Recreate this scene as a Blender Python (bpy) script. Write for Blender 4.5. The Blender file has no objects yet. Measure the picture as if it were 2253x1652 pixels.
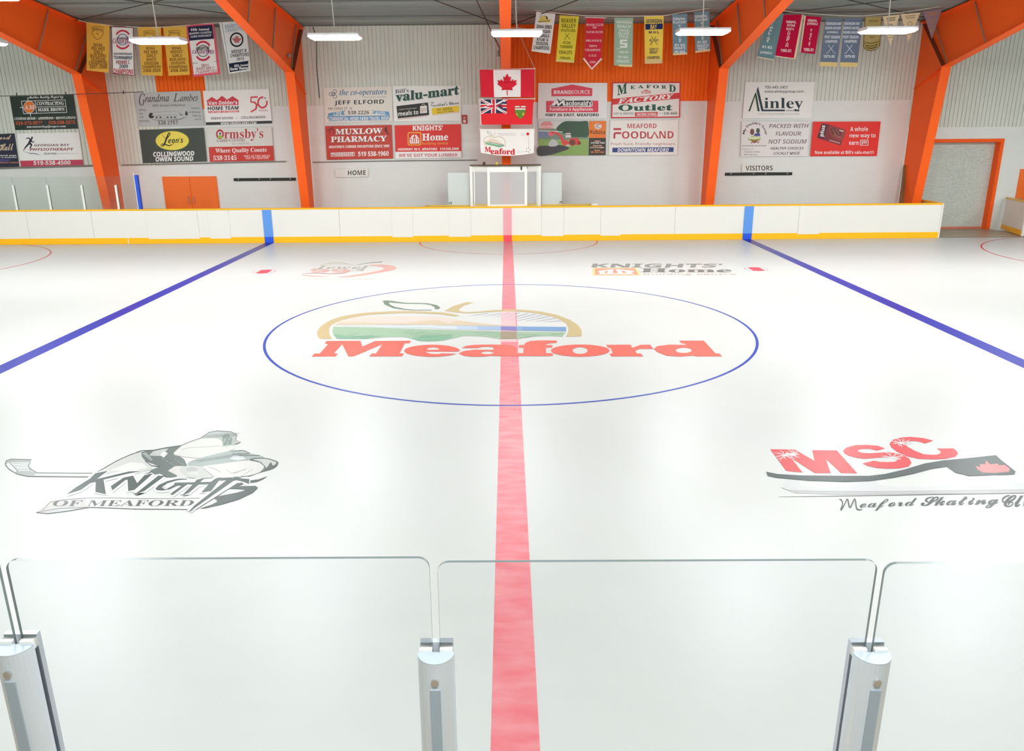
import bpy, bmesh, math, random
from mathutils import Vector, Matrix, geometry
random.seed(7)
scene = bpy.context.scene
C = scene.collection

# ---------------------------------------------------------------- camera
PW, PH = 2253.0, 1652.0
F, PITCH, YAW, ROLL = 1753.02, 0.3035, -0.0067, -0.0082
CAM = Vector((-0.0186, -15.0529, 3.6339))
PPX, PPY = -19.98, 12.35
_fwd = Vector((math.sin(YAW)*math.cos(PITCH), math.cos(YAW)*math.cos(PITCH), -math.sin(PITCH)))
_r = Vector((math.cos(YAW), -math.sin(YAW), 0.0))
_u = _r.cross(_fwd)
RIGHT = math.cos(ROLL)*_r + math.sin(ROLL)*_u
UP = -math.sin(ROLL)*_r + math.cos(ROLL)*_u
cam_data = bpy.data.cameras.new('camera')
cam_data.sensor_fit = 'HORIZONTAL'
cam_data.sensor_width = 36.0
cam_data.lens = F/PW*36.0
cam_data.shift_x = -PPX/PW
cam_data.shift_y = PPY/PW
cam_data.clip_end = 200
cam = bpy.data.objects.new('camera', cam_data)
C.objects.link(cam)
M = Matrix((RIGHT, UP, -_fwd)).transposed().to_4x4()
M.translation = CAM
cam.matrix_world = M
scene.camera = cam

# ---------------------------------------------------------------- exposure and world
scene.view_settings.view_transform = 'Standard'
scene.view_settings.look = 'None'
scene.view_settings.exposure = 0.1
scene.view_settings.gamma = 1.0
LAMP = 130.0            # radiance of the ceiling light lenses
world = bpy.data.worlds.new('world')
world.use_nodes = True
world.node_tree.nodes['Background'].inputs[0].default_value = (0.95, 0.97, 1.0, 1)
world.node_tree.nodes['Background'].inputs[1].default_value = 0.3
scene.world = world
scene.cycles.max_bounces = 10
scene.cycles.diffuse_bounces = 6
scene.cycles.glossy_bounces = 4
scene.cycles.transparent_max_bounces = 16
scene.cycles.sample_clamp_indirect = 6.0

# ---------------------------------------------------------------- finding points
def ray(px, py):
    a = (px-PW/2-PPX)/F
    b = -(py-PH/2-PPY)/F
    return _fwd + a*RIGHT + b*UP
def at(px, py, y):            # point of the picture on the plane Y = y
    d = ray(px, py)
    return CAM + d*((y-CAM.y)/d.y)
def roof_pt(px, py, drop=0.1):   # on the underside of the far roof slope
    d = ray(px, py); t = (7.2+(15.3-CAM.y)/12-drop-CAM.z)/(d.z+d.y/12)
    return CAM + d*t
def gz(px, py, z=0.0):        # on a level plane
    d = ray(px, py)
    return CAM + d*((z-CAM.z)/d.z)

# ---------------------------------------------------------------- materials
def lin(c):
    c = c/255.0
    return c/12.92 if c <= 0.04045 else ((c+0.055)/1.055)**2.4
def col(rgb, k=1.0):
    return tuple(min(0.97, lin(v)*k) for v in rgb) + (1,)
_mats = {}
def mat(name, rgb, rough=0.5, metal=0.0, ior=1.45, k=1.0, noise=None, bump=None, spec=0.5):
    key = (name, rgb, rough)
    if key in _mats: return _mats[key]
    m = bpy.data.materials.new(name); m.use_nodes = True
    nt = m.node_tree; b = nt.nodes['Principled BSDF']
    b.inputs['Base Color'].default_value = col(rgb, k)
    b.inputs['Roughness'].default_value = rough
    b.inputs['Metallic'].default_value = metal
    b.inputs['IOR'].default_value = ior
    b.inputs['Specular IOR Level'].default_value = spec
    tc = nt.nodes.new('ShaderNodeTexCoord')
    if noise:                     # (scale, second colour, low, high, stretch)
        sc, rgb2, lo, hi, st = noise
        mp = nt.nodes.new('ShaderNodeMapping'); mp.inputs['Scale'].default_value = st
        n = nt.nodes.new('ShaderNodeTexNoise'); n.inputs['Scale'].default_value = sc; n.inputs['Detail'].default_value = 5
        r = nt.nodes.new('ShaderNodeMapRange'); r.inputs[1].default_value = lo; r.inputs[2].default_value = hi
        mx = nt.nodes.new('ShaderNodeMix'); mx.data_type = 'RGBA'
        mx.inputs[6].default_value = col(rgb, k); mx.inputs[7].default_value = col(rgb2, k)
        nt.links.new(tc.outputs['Object'], mp.inputs[0]); nt.links.new(mp.outputs[0], n.inputs['Vector'])
        nt.links.new(n.outputs[0], r.inputs[0]); nt.links.new(r.outputs[0], mx.inputs[0])
        nt.links.new(mx.outputs[2], b.inputs['Base Color'])
    if bump:
        sc, stg, st = bump
        mp = nt.nodes.new('ShaderNodeMapping'); mp.inputs['Scale'].default_value = st
        n = nt.nodes.new('ShaderNodeTexNoise'); n.inputs['Scale'].default_value = sc; n.inputs['Detail'].default_value = 4
        bp = nt.nodes.new('ShaderNodeBump'); bp.inputs['Strength'].default_value = stg; bp.inputs['Distance'].default_value = 0.02
        nt.links.new(tc.outputs['Object'], mp.inputs[0]); nt.links.new(mp.outputs[0], n.inputs['Vector'])
        nt.links.new(n.outputs[0], bp.inputs['Height']); nt.links.new(bp.outputs[0], b.inputs['Normal'])
    _mats[key] = m
    return m
ICE_ROUGH, ICE_IOR = 0.36, 1.31
def ice_paint(rgb, k=1.0, noise=None):
    return mat('paint_under_ice', rgb, ICE_ROUGH, 0, ICE_IOR, k*0.66, noise)
def print_ink(rgb):
    return mat('printed_ink', rgb, 0.45, 0, 1.45)
def cloth_dye(rgb):
    return mat('cloth', rgb, 0.85, 0, 1.3, spec=0.2)
def block_mat():
    m = bpy.data.materials.new('painted_block'); m.use_nodes = True
    nt = m.node_tree; b = nt.nodes['Principled BSDF']
    tc = nt.nodes.new('ShaderNodeTexCoord')
    mp = nt.nodes.new('ShaderNodeMapping'); mp.inputs['Rotation'].default_value = (math.pi/2, 0, 0)
    br = nt.nodes.new('ShaderNodeTexBrick')
    br.inputs['Color1'].default_value = col((229, 232, 228)); br.inputs['Color2'].default_value = col((227, 230, 226))
    br.inputs['Mortar'].default_value = col((223, 226, 222))
    br.inputs['Scale'].default_value = 1.0; br.inputs['Brick Width'].default_value = 0.4; br.inputs['Row Height'].default_value = 0.2
    br.inputs['Mortar Size'].default_value = 0.006; br.inputs['Mortar Smooth'].default_value = 0.6
    nt.links.new(tc.outputs['Object'], mp.inputs[0]); nt.links.new(mp.outputs[0], br.inputs['Vector'])
    nt.links.new(br.outputs['Color'], b.inputs['Base Color']); b.inputs['Roughness'].default_value = 0.55
    return m
def glass_mat(name, tint, refl=1.0, haze=0.0):
    m = bpy.data.materials.new(name); m.use_nodes = True
    nt = m.node_tree
    for n in list(nt.nodes): nt.nodes.remove(n)
    out = nt.nodes.new('ShaderNodeOutputMaterial')
    tr = nt.nodes.new('ShaderNodeBsdfTransparent'); tr.inputs[0].default_value = tint
    gl = nt.nodes.new('ShaderNodeBsdfGlossy'); gl.inputs['Roughness'].default_value = 0.03
    gl.inputs[0].default_value = (refl, refl, refl, 1)
    fr = nt.nodes.new('ShaderNodeFresnel'); fr.inputs[0].default_value = 1.45
    mx = nt.nodes.new('ShaderNodeMixShader')
    nt.links.new(fr.outputs[0], mx.inputs[0]); nt.links.new(tr.outputs[0], mx.inputs[1]); nt.links.new(gl.outputs[0], mx.inputs[2])
    if haze:                      # scuffed plastic: part of the light is scattered
        df = nt.nodes.new('ShaderNodeBsdfDiffuse'); df.inputs[0].default_value = (.86, .88, .89, 1)
        m2 = nt.nodes.new('ShaderNodeMixShader'); m2.inputs[0].default_value = haze
        nt.links.new(mx.outputs[0], m2.inputs[1]); nt.links.new(df.outputs[0], m2.inputs[2]); mx = m2
    nt.links.new(mx.outputs[0], out.inputs[0])
    return m
def emit_mat(name, rgb, s):
    m = bpy.data.materials.new(name); m.use_nodes = True
    nt = m.node_tree
    for n in list(nt.nodes): nt.nodes.remove(n)
    out = nt.nodes.new('ShaderNodeOutputMaterial')
    e = nt.nodes.new('ShaderNodeEmission'); e.inputs[0].default_value = rgb; e.inputs[1].default_value = s
    nt.links.new(e.outputs[0], out.inputs[0])
    return m

# ---------------------------------------------------------------- mesh helpers
def mesh_obj(name, verts, faces, mats, parent=None, fm=None, smooth=False):
    off = Vector((0, 0, 0)); p = parent
    while p is not None: off += p.location; p = p.parent
    me = bpy.data.meshes.new(name)
    me.from_pydata([tuple(Vector(v) - off) if len(v) == 3 else v for v in verts], [], faces)
    for m in (mats if isinstance(mats, (list, tuple)) else [mats]): me.materials.append(m)
    if fm: me.polygons.foreach_set('material_index', fm)
    if smooth: me.polygons.foreach_set('use_smooth', [True]*len(me.polygons))
    bm = bmesh.new(); bm.from_mesh(me); bmesh.ops.recalc_face_normals(bm, faces=bm.faces); bm.to_mesh(me); bm.free()
    o = bpy.data.objects.new(name, me); C.objects.link(o)
    if parent is not None:
        o.parent = parent
    return o
class MB:
    def __init__(s): s.v, s.f, s.m = [], [], []
    def add(s, v, f, mi=0):
        n = len(s.v); s.v += [tuple(p) for p in v]; s.f += [tuple(i+n for i in q) for q in f]; s.m += [mi]*len(f); return s
    def box(s, x0, x1, y0, y1, z0, z1, mi=0):
        v = [(x, y, z) for x in (x0, x1) for y in (y0, y1) for z in (z0, z1)]
        return s.add(v, [(0,1,3,2),(4,6,7,5),(0,4,5,1),(2,3,7,6),(0,2,6,4),(1,5,7,3)], mi)
    def prism(s, loop, off, mi=0, side=None):       # loop of 3D points, swept by off
        n = len(loop); off = Vector(off)
        a = [Vector(p) for p in loop]; b = [p+off for p in a]
        tri = geometry.tessellate_polygon([a])
        s.add(a+b, [tuple(t) for t in tri] + [tuple(i+n for i in reversed(t)) for t in tri], mi)
        s.add(a+b, [(i, (i+1) % n, (i+1) % n+n, i+n) for i in range(n)], mi if side is None else side)
        return s
    def tube(s, pts, r, n=8, mi=0):
        pts = [Vector(p) for p in pts]; rings = []
        for i, p in enumerate(pts):
            t = (pts[min(i+1, len(pts)-1)] - pts[max(i-1, 0)]).normalized()
            a = t.orthogonal().normalized() if abs(t.z) > 0.9 else t.cross(Vector((0, 0, 1))).normalized()
            b = t.cross(a)
            rr = r[i] if isinstance(r, (list, tuple)) else r
            rings.append([p + rr*(math.cos(2*math.pi*k/n)*a + math.sin(2*math.pi*k/n)*b) for k in range(n)])
        v = [q for ring in rings for q in ring]; f = []
        for i in range(len(pts)-1):
            for k in range(n):
                f.append((i*n+k, i*n+(k+1) % n, (i+1)*n+(k+1) % n, (i+1)*n+k))
        f += [tuple(range(n)), tuple(range((len(pts)-1)*n, len(pts)*n))]
        return s.add(v, f, mi)
    def sphere(s, c, r, n=10, mi=0):
        v, f = [], []
        for i in range(n+1):
            a = math.pi*i/n
            for k in range(2*n):
                b = math.pi*k/n
                v.append((c[0]+r*math.sin(a)*math.cos(b), c[1]+r*math.sin(a)*math.sin(b), c[2]+r*math.cos(a)))
        for i in range(n):
            for k in range(2*n):
                f.append((i*2*n+k, i*2*n+(k+1) % (2*n), (i+1)*2*n+(k+1) % (2*n), (i+1)*2*n+k))
        return s.add(v, f, mi)
    def build(s, name, mats, parent=None, smooth=False):
        return mesh_obj(name, s.v, s.f, mats, parent, s.m, smooth)
def tag(o, label=None, cat=None, group=None, kind=None):
    if label: o['label'] = label
    if cat: o['category'] = cat
    if group: o['group'] = group
    if kind: o['kind'] = kind
    return o
def thing(name, label, cat, loc=(0, 0, 0), group=None):
    o = bpy.data.objects.new(name, None); C.objects.link(o); o.location = loc; o.empty_display_size = 0.2
    return tag(o, label, cat, group)
def copy_tree(o, off, label=None):
    def rec(a, par):
        c = a.copy(); C.objects.link(c)
        if par is not None: c.parent = par
        for ch in list(a.children): rec(ch, c)
        return c
    r = rec(o, None); r.location = o.location + Vector(off)
    if label: r['label'] = label
    return r

# ---------------------------------------------------------------- curves and letters
def smooth_loop(pts, n=6, closed=True):
    out = []; N = len(pts)
    for i in range(N if closed else N-1):
        p0, p1, p2, p3 = (pts[(i+j-1) % N] if closed else pts[min(max(i+j-1, 0), N-1)] for j in range(4))
        for k in range(n):
            t = k/n
            out.append(tuple(0.5*(2*b + (c-a)*t + (2*a-5*b+4*c-d)*t*t + (-a+3*b-3*c+d)*t**3) for a, b, c, d in zip(p0, p1, p2, p3)))
    if not closed: out.append(tuple(pts[-1]))
    return out
def stroke_loop(pts, w):        # w: width or list of widths -> closed outline in 2D
    L, R = [], []; n = len(pts)
    for i, p in enumerate(pts):
        a = pts[max(i-1, 0)]; b = pts[min(i+1, n-1)]
        dx, dy = b[0]-a[0], b[1]-a[1]; l = math.hypot(dx, dy) or 1
        ww = (w[i] if isinstance(w, (list, tuple)) else w)/2
        L.append((p[0]-dy/l*ww, p[1]+dx/l*ww)); R.append((p[0]+dy/l*ww, p[1]-dx/l*ww))
    return L + R[::-1]
def ell(cx, cy, rx, ry, n=28, a0=0, a1=360):
    return [(cx+rx*math.cos(math.radians(a0+(a1-a0)*i/n)), cy+ry*math.sin(math.radians(a0+(a1-a0)*i/n))) for i in range(n + (0 if a1-a0 == 360 else 1))]
STY = {'': None, 'serif': (0x1D400, 0x1D7CE), 'serifi': (0x1D468, 0x1D7CE), 'script': (0x1D4D0, 0x1D7CE), 'bold': (0x1D5D4, 0x1D7EC),
       'ital': (0x1D608, 0), 'boldi': (0x1D63C, 0x1D7EC), 'mono': (0x1D670, 0x1D7F6), 'it': (0x1D434, 0)}
def styled(t, sty):
    m = STY[sty]
    if not m: return t
    o = ''
    for ch in t:
        if 'A' <= ch <= 'Z': o += chr(m[0]+ord(ch)-65)
        elif 'a' <= ch <= 'z': o += chr(0x210E if (m[0] == 0x1D434 and ch == 'h') else m[0]+26+ord(ch)-97)
        elif ch.isdigit() and m[1]: o += chr(m[1]+ord(ch)-48)
        else: o += ch
    return o
_glyph, _queue = {}, []
def glyphs(text, sty='', fat=0.0, res=2, track=1.0):   # letter faces in the unit square
    return _glyph[(text, sty, fat, res, track)]
def flush_letters():            # set every waiting line of letters, one text block for each style
    groups = {}
    for keys, fn in _queue:
        for k in keys:
            if k not in _glyph: groups.setdefault(k[1:], []).append(k[0])
    for (sty, fat, res, track), lines in groups.items():
        lines = sorted(set(lines))
        c = bpy.data.curves.new('letters', 'FONT'); c.body = '\n'.join(styled(t, sty) for t in lines)
        c.offset = fat; c.resolution_u = res; c.space_character = track; c.space_line = 5.0
        o = bpy.data.objects.new('letters', c)
        me = bpy.data.meshes.new_from_object(o)
        per = [([], []) for _ in lines]; where = {}
        for p in me.vertices:
            i = int((-p.co.y+2.5)//5.0); where[p.index] = (i, len(per[i][0])); per[i][0].append((p.co.x, p.co.y))
        for q in me.polygons:
            i = where[q.vertices[0]][0]; per[i][1].append(tuple(where[j][1] for j in q.vertices))
        bpy.data.objects.remove(o); bpy.data.curves.remove(c); bpy.data.meshes.remove(me)
        for t, (v, f) in zip(lines, per):
            x0 = min(p[0] for p in v); x1 = max(p[0] for p in v); y0 = min(p[1] for p in v); y1 = max(p[1] for p in v)
            _glyph[(t, sty, fat, res, track)] = ([((p[0]-x0)/(x1-x0), (p[1]-y0)/max(y1-y0, 1e-6)) for p in v], f)
    for keys, fn in _queue: fn()
    _queue.clear()

class Face:
    """A printed or painted face: shapes and letters are laid on one flat surface of a thing."""
    def __init__(s, root, surf, paint, ox=0, oy=0, k=1.0, step=0.002):
        s.root, s.surf, s.paint, s.ox, s.oy, s.k, s.step, s.layer = root, surf, paint, ox, oy, k, step, 1
    def pt(s, x, y, layer=None):
        return s.surf(s.ox+x*s.k, s.oy+y*s.k, s.layer if layer is None else layer)
    def put(s, v, f, rgb, name):
        o = mesh_obj(name, [s.pt(*p) for p in v], f, s.paint(rgb) if isinstance(rgb, tuple) else rgb, s.root)
        s.layer += .12
        return o
    def put_l(s, v, f, rgb, name, layer):
        keep, s.layer = s.layer, layer
        s.put(v, f, rgb, name); s.layer = keep
    def T(s, text, x0, x1, yt, yb, rgb, sty='', fat=0.0, dy=0.0, lean=0.0, name='lettering', res=2, track=1.0):
        L = s.layer
        if sty == '' and fat > 0: sty, fat = 'bold', -.01
        if '4' in text: fat = min(fat, 0.0)
        fat = -.008 if fat < 0 else 0.0 if fat < .008 else .008 if fat < .025 else .016
        def go():
            v, f = glyphs(text, sty, fat, res, track)
            s.put_l([(x0+(x1-x0)*u + lean*w, yb+(yt-yb)*w + dy*u) for u, w in v], f, rgb, name, L)
        _queue.append(([(text, sty, fat, res, track)], go))
    def W(s, text, warp, rgb, sty='', fat=0.0, name='lettering'):          # letters through any warp of the unit square
        L = s.layer
        def go():
            v, f = glyphs(text, sty, fat)
            s.put_l([warp(u, w) for u, w in v], f, rgb, name, L)
        _queue.append(([(text, sty, fat, 2, 1.0)], go))
    def V(s, text, x0, x1, yt, yb, rgb, sty='bold', fat=0.0, lean=0.0, name='lettering'):   # letters stacked downward
        n = len(text); L = s.layer
        def go():
            vv, ff = [], []
            for i, ch in enumerate(text):
                v, f = glyphs(ch, sty, fat)
                h = (yb-yt)/n; a = yt+h*i+h*0.08; b = yt+h*(i+1)-h*0.08; sh = lean*(i+0.5)/n; base = len(vv)
                w0, w1 = (x0, x1) if ch not in 'I1' else (x0*0.6+x1*0.4, x0*0.4+x1*0.6)
                vv += [(w0+sh+(w1-w0)*u, b+(a-b)*w) for u, w in v]; ff += [tuple(q+base for q in t) for t in f]
            s.put_l(vv, ff, rgb, name, L)
        _queue.append(([(ch, sty, fat, 2, 1.0) for ch in text], go))
    def A(s, text, cx, cy, rx, ry, a0, a1, h, rgb, sty='', fat=0.0, name='lettering'):       # letters on an arc
        def warp(u, w):
            a = math.radians(a0+(a1-a0)*u)
            return (cx+(rx+h*w)*math.cos(a), cy-(ry+h*w)*math.sin(a))
        s.W(text, warp, rgb, sty, fat, name)
    def P(s, loop, rgb, name='emblem', holes=()):
        loops = [[Vector((x, y, 0)) for x, y in l] for l in [loop]+list(holes)]
        tri = geometry.tessellate_polygon(loops)
        flat = [(p.x, p.y) for l in loops for p in l]
        return s.put(flat, [tuple(t) for t in tri], rgb, name)
    def S(s, pts, w, rgb, name='emblem', sm=0):
        if sm: 
            if isinstance(w, (list, tuple)):
                w = [q[0] for q in smooth_loop([(x, 0) for x in w], sm, False)]
            pts = smooth_loop(pts, sm, False)
        L = stroke_loop(pts, w); n = len(pts)
        return s.put(L, [(i, i+1, 2*n-2-i, 2*n-1-i) for i in range(n-1)], rgb, name)
    def Q(s, a, b, c, d, rgb, name='band', nu=10, nv=4):       # four-cornered patch, gridded so that it follows cloth
        v = []
        for j in range(nv+1):
            for i in range(nu+1):
                u, w = i/nu, j/nv
                v.append(tuple((a[k]*(1-u)+b[k]*u)*(1-w)+(d[k]*(1-u)+c[k]*u)*w for k in (0, 1)))
        f = [(j*(nu+1)+i, j*(nu+1)+i+1, (j+1)*(nu+1)+i+1, (j+1)*(nu+1)+i) for j in range(nv) for i in range(nu)]
        return s.put(v, f, rgb, name)
    def O(s, cx, cy, rx, ry, rgb, inner=None, name='emblem', n=32, a0=0, a1=360):
        if inner is None: return s.P(ell(cx, cy, rx, ry, n), rgb, name)
        o = ell(cx, cy, rx, ry, n, a0, a1); i = ell(cx, cy, rx*inner, ry*inner, n, a0, a1); m = len(o)
        f = [(k, (k+1) % m, m+(k+1) % m, m+k) for k in range(m if a1-a0 == 360 else m-1)]
        return s.put(o+i, f, rgb, name)
    def up(s, n=1):
        s.layer += n; return s

# ================================================================ THE BUILDING
YW, YB, HB = 15.3, 12.82, 1.18          # far wall, far boards, height of the boards
ORANGE = (255, 98, 26)
M_block = block_mat()
M_siding = mat('grey_steel_siding', (219, 223, 213), 0.5)
M_siding_o = mat('orange_steel_siding', (255, 108, 14), 0.5, spec=.25)
M_steel = mat('orange_painted_steel', ORANGE, 0.5, bump=(3, 0.02, (1, 1, 1)), spec=.25)
M_deck = mat('grey_roof_liner', (134, 146, 142), 0.7, noise=(0.6, (147, 157, 152), 0.3, 0.7, (0.2, 3, 1)))
M_deck2 = mat('pale_roof_strip', (154, 165, 158), 0.7)
M_deck3 = mat('dark_roof_strip', (108, 117, 112), 0.7)
M_conc = mat('wet_concrete', (140, 126, 104), 0.35, noise=(1.3, (180, 164, 138), 0.35, 0.7, (1, 3, 1)))
M_galv = mat('galvanised_steel', (150, 146, 140), 0.45, 0.3)
M_dark = mat('black_rubber', (38, 40, 36), 0.6)
M_ply = mat('weathered_plywood', (125, 112, 92), 0.8, noise=(4, (100, 90, 72), 0.3, 0.7, (1, 6, 1)))
M_white = mat('white_plastic_board', (226, 223, 216), 0.3)
M_yellow = mat('yellow_plastic', (248, 182, 8), 0.35)
M_chrome = mat('bright_metal', (210, 210, 208), 0.25, 0.9)
M_wire = mat('pale_wire', (205, 205, 195), 0.4)
M_wired = mat('dark_cable', (62, 58, 52), 0.6)

fl = MB().box(-30, 30, -20, 17, -0.35, -0.06).build('floor', M_conc); tag(fl, kind='structure')

# far wall: block below, ribbed siding above, stepped to different heights
rec_x0, rec_x1 = at(2010, 400, YW).x, at(2196, 350, YW).x      # roll-up door opening
rec_z1 = at(2100, 312, YW).z
wb = MB()
wb.box(-30, rec_x0, YW, YW+0.35, -0.06, 7.9); wb.box(rec_x1, 30, YW, YW+0.35, -0.06, 7.9); wb.box(rec_x0, rec_x1, YW, YW+0.35, rec_z1, 7.9)
wall = wb.build('wall_back', M_block); tag(wall, kind='structure')
def siding(x0, x1, z0, z1, m, lo=0.0):
    v, f = [], []; per = 0.145; x = x0; prof = []
    while x < x1 - 0.02:
        prof += [(x, 0.035), (min(x+0.120, x1), 0.035), (min(x+0.122, x1), 0.004), (min(x+0.143, x1), 0.004)]
        x += per
    for (a, d) in prof: v += [(a, YW-d-lo, z0), (a, YW-d-lo, z1)]
    f = [(2*i, 2*i+2, 2*i+3, 2*i+1) for i in range(len(prof)-1)]
    n = len(v); v += [(x0, YW, z0), (x1, YW, z0)]
    f.append(tuple([n, n+1] + [2*i for i in range(len(prof)-1, -1, -1)]))
    mesh_obj('siding', v, f, m, wall)
XO0, XO1 = at(344, 190, YW).x, at(452, 190, YW).x
ZT = 7.24
siding(-29.9, -12.65, 2.53, ZT, M_siding)
siding(-12.65, XO0, 4.54, ZT, M_siding)
siding(XO0, XO1, 4.50, ZT, M_siding_o)
siding(XO1, -0.19, 4.57, ZT, M_siding)
siding(-0.19, 7.2, 4.63, ZT, M_siding_o)
siding(7.2, 14.5, 4.60, ZT, M_siding)
siding(14.5, 29.9, 3.66, ZT, M_siding)

for nm, x in (('wall_left', -30.2), ('wall_right', 30)):
    w = MB().box(x, x+0.2, -20, YW+0.3, -0.06, 9).build(nm, mat('painted_block_plain', (205, 205, 198), 0.6)); tag(w, kind='structure')
w = MB().box(-30, 30, -20.2, -20, -0.06, 9).build('wall_front', mat('painted_block_plain', (205, 205, 198), 0.6)); tag(w, kind='structure')

# roof: two slopes at one in twelve, liner strips running along the building
def roof_z(y): return 7.2 + (YW-abs(y))/12.0
rf = MB()
rf.add([(-30, YW+.3, roof_z(YW+.3)), (30, YW+.3, roof_z(YW+.3)), (30, 0, roof_z(0)), (-30, 0, roof_z(0)), (30, -20, roof_z(-20)), (-30, -20, roof_z(-20))],
       [(0, 1, 2, 3), (3, 2, 4, 5)])
roof = rf.build('ceiling', M_deck); tag(roof, kind='structure')
y = YW - 0.15
k = 0
while y > -19:
    w_ = (0.10, 0.30, 0.07, 0.55, 0.09)[k % 5]
    m_ = (M_deck3, M_deck2, M_deck3, M_deck, M_deck2)[k % 5]
    MB().add([(-30, y, roof_z(y)-0.02), (30, y, roof_z(y)-0.02), (30, y-w_, roof_z(y-w_)-0.02), (-30, y-w_, roof_z(y-w_)-0.02),
              (-30, y, roof_z(y)), (30, y, roof_z(y)), (30, y-w_, roof_z(y-w_)), (-30, y-w_, roof_z(y-w_))],
             [(0, 1, 2, 3), (0, 1, 5, 4), (3, 2, 6, 7)]).build('roof_strip', m_, roof)
    y -= w_ + (0.42, 0.5, 0.46, 0.62, 0.3)[k % 5]; k += 1

# steel frames across the building
FX = [-14.33, -7.22, -0.03, 7.2, 14.55]
INN = [(14.15, -0.06), (13.28, 5.58), (7.3, 6.80), (3.0, 7.60), (0.0, 7.85)]
OUT = [(15.26, -0.06), (15.26, 7.13), (3.0, roof_z(3)-0.07), (0.0, roof_z(0)-0.07)]
HW = 0.155
fr_lab = ['orange steel frame at the far left, its foot behind the glass panes on the boards',
          'orange steel frame between the orange double doors and the HOME sign',
          'orange steel frame in the centre, behind the hanging flags and the booth',
          'orange steel frame left of the VISITORS sign, right end of the orange siding',
          'orange steel frame at the right, beside the grey roll-up door']
def web(x, pts, t=0.012):
    return MB().prism([(x-t/2, a, b) for a, b in pts], (t, 0, 0))
for i, X0 in enumerate(FX):
    fr = thing('steel_frame', fr_lab[i], 'steel frame', (X0, 14.7, -0.06), 'orange steel frames along the far wall')
    colu = [(14.15, -0.06), (13.28, 5.58), (15.26, 4.97), (15.26, -0.06)]
    web(X0, colu).build('column_web', M_steel, fr)
    raf = [(13.28, 5.58), (7.3, 6.80), (3.0, 7.60), (0, 7.85), (0, roof_z(0)-.075), (3.0, roof_z(3)-.075), (15.26, 7.12), (15.26, 4.97)]
    web(X0, raf).build('rafter_web', M_steel, fr)
    def flange(name, pts, t):
        m = MB(); off = []
        for j, (a, b) in enumerate(pts):
            p, q = pts[max(j-1, 0)], pts[min(j+1, len(pts)-1)]
            dy, dz = q[0]-p[0], q[1]-p[1]; l = math.hypot(dy, dz)
            off.append((a+dz/l*t, b-dy/l*t))
        m.prism([(X0-HW, a, b) for a, b in pts] + [(X0-HW, a, b) for a, b in off[::-1]], (2*HW, 0, 0))
        return m.build(name, M_steel, fr)
    flange('column_flange', INN[:2], -0.016)
    flange('rafter_flange', INN[1:], -0.016)
    flange('top_flange', OUT[1:], 0.014)
    # stiffener plates and grey braces on both faces of the web
    for sgn in (-1, 1):
        m = MB(); m.prism([(X0+sgn*0.01, 13.30, 5.57), (X0+sgn*HW, 13.30, 5.57), (X0+sgn*.04, 15.24, 4.95), (X0+sgn*0.01, 15.24, 4.95)], (0, 0, 0.014))
        m.build('stiffener', M_steel, fr)
        m = MB(); m.prism([(X0+sgn*0.01, 13.30, 5.6), (X0+sgn*HW, 13.30, 5.6), (X0+sgn*HW, 15.0, 7.08), (X0+sgn*0.01, 15.0, 7.08)], (0, 0.012, -0.006))
        m.build('stiffener', mat('brown_steel', (120, 70, 42), 0.7), fr)  # upper knee plate coloured browner than the orange frame
        for (yo, yi) in ((14.55, 13.0), (12.1, 10.95), (9.6, 8.7), (7.0, 6.2)):
            zi = 5.58+(13.28-yi)*0.204 if yi > 7.3 else 6.8+(7.3-yi)*0.186
            if yi > 13.28-0.01: zi = 5.6
            m = MB(); m.tube([(X0+sgn*0.03, yo, roof_z(yo)-0.10), (X0+sgn*0.14, yi, zi+0.04)], 0.022, 4)
            m.build('brace', M_galv, fr)
    web(X0, [(13.96, 1.2), (15.26, 1.2), (15.26, 1.0)], 0.01)

# thin rods and cables under the roof
rods = [((-0.1, 14.9), (-3.4, 9.0)), ((0.1, 14.9), (3.2, 9.6)), ((-14.2, 13.5), (-7.3, 9.0)), ((-7.3, 14.0), (-14.2, 8.6)), ((7.3, 14.2), (14.4, 10.4)), ((14.4, 14.4), (7.3, 9.5))]
rl_ = ['dark bracing rod under the roof left of the central frame', 'dark bracing rod under the roof right of the central frame',
       'thin bracing rod rising leftward behind the gold banners', 'thin bracing rod crossing above the gold banners toward the left',
       'thin bracing rod behind the crimson and slate banners', 'thin bracing rod above the cream pennants']
for (a, b), l in zip(rods, rl_):
    o = MB().tube([(a[0], a[1], roof_z(a[1])-0.12), (b[0], b[1], roof_z(b[1])-0.12)], 0.014, 6).build('bracing_rod', M_wired)
    tag(o, l, 'rod', 'roof bracing rods')
p0 = roof_pt(1026, -46); p1 = at(1100, 108, 13.2)
rod = thing('tie_rod', 'dark tie rod with turnbuckle reaching the central frame from upper left', 'rod', p1)
MB().tube([p0, p1], 0.017, 6).build('rod', M_wired, rod)
MB().tube([p0.lerp(p1, 0.86), p0.lerp(p1, 0.97)], 0.035, 8).build('turnbuckle', M_galv, rod)
a_ = at(1096, 114, 13.2)
tag(MB().tube([p1, a_, a_+Vector((0, 0, -.14))], [0.02, 0.05, 0.06], 8).build('pulley', M_galv), 'grey pulley hanging beside the central orange frame', 'pulley')
d_ = ray(636, 122); pk = CAM + d_*((-7.12-CAM.x)/d_.x)
tag(MB().sphere(pk, 0.07, 6).build('pulley', M_galv), 'grey pulley at the knee of the orange frame left of the HOME sign', 'pulley')
cb = [at(x, y, YW-.05) for x, y in ((688, 60), (697, 80), (697, 150), (701, 190), (703, 216))]
tag(MB().tube(cb, 0.013, 6).build('hanging_cable', M_wired), 'dark cable hanging down the grey siding above the flower emblem sign', 'cable')
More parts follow.
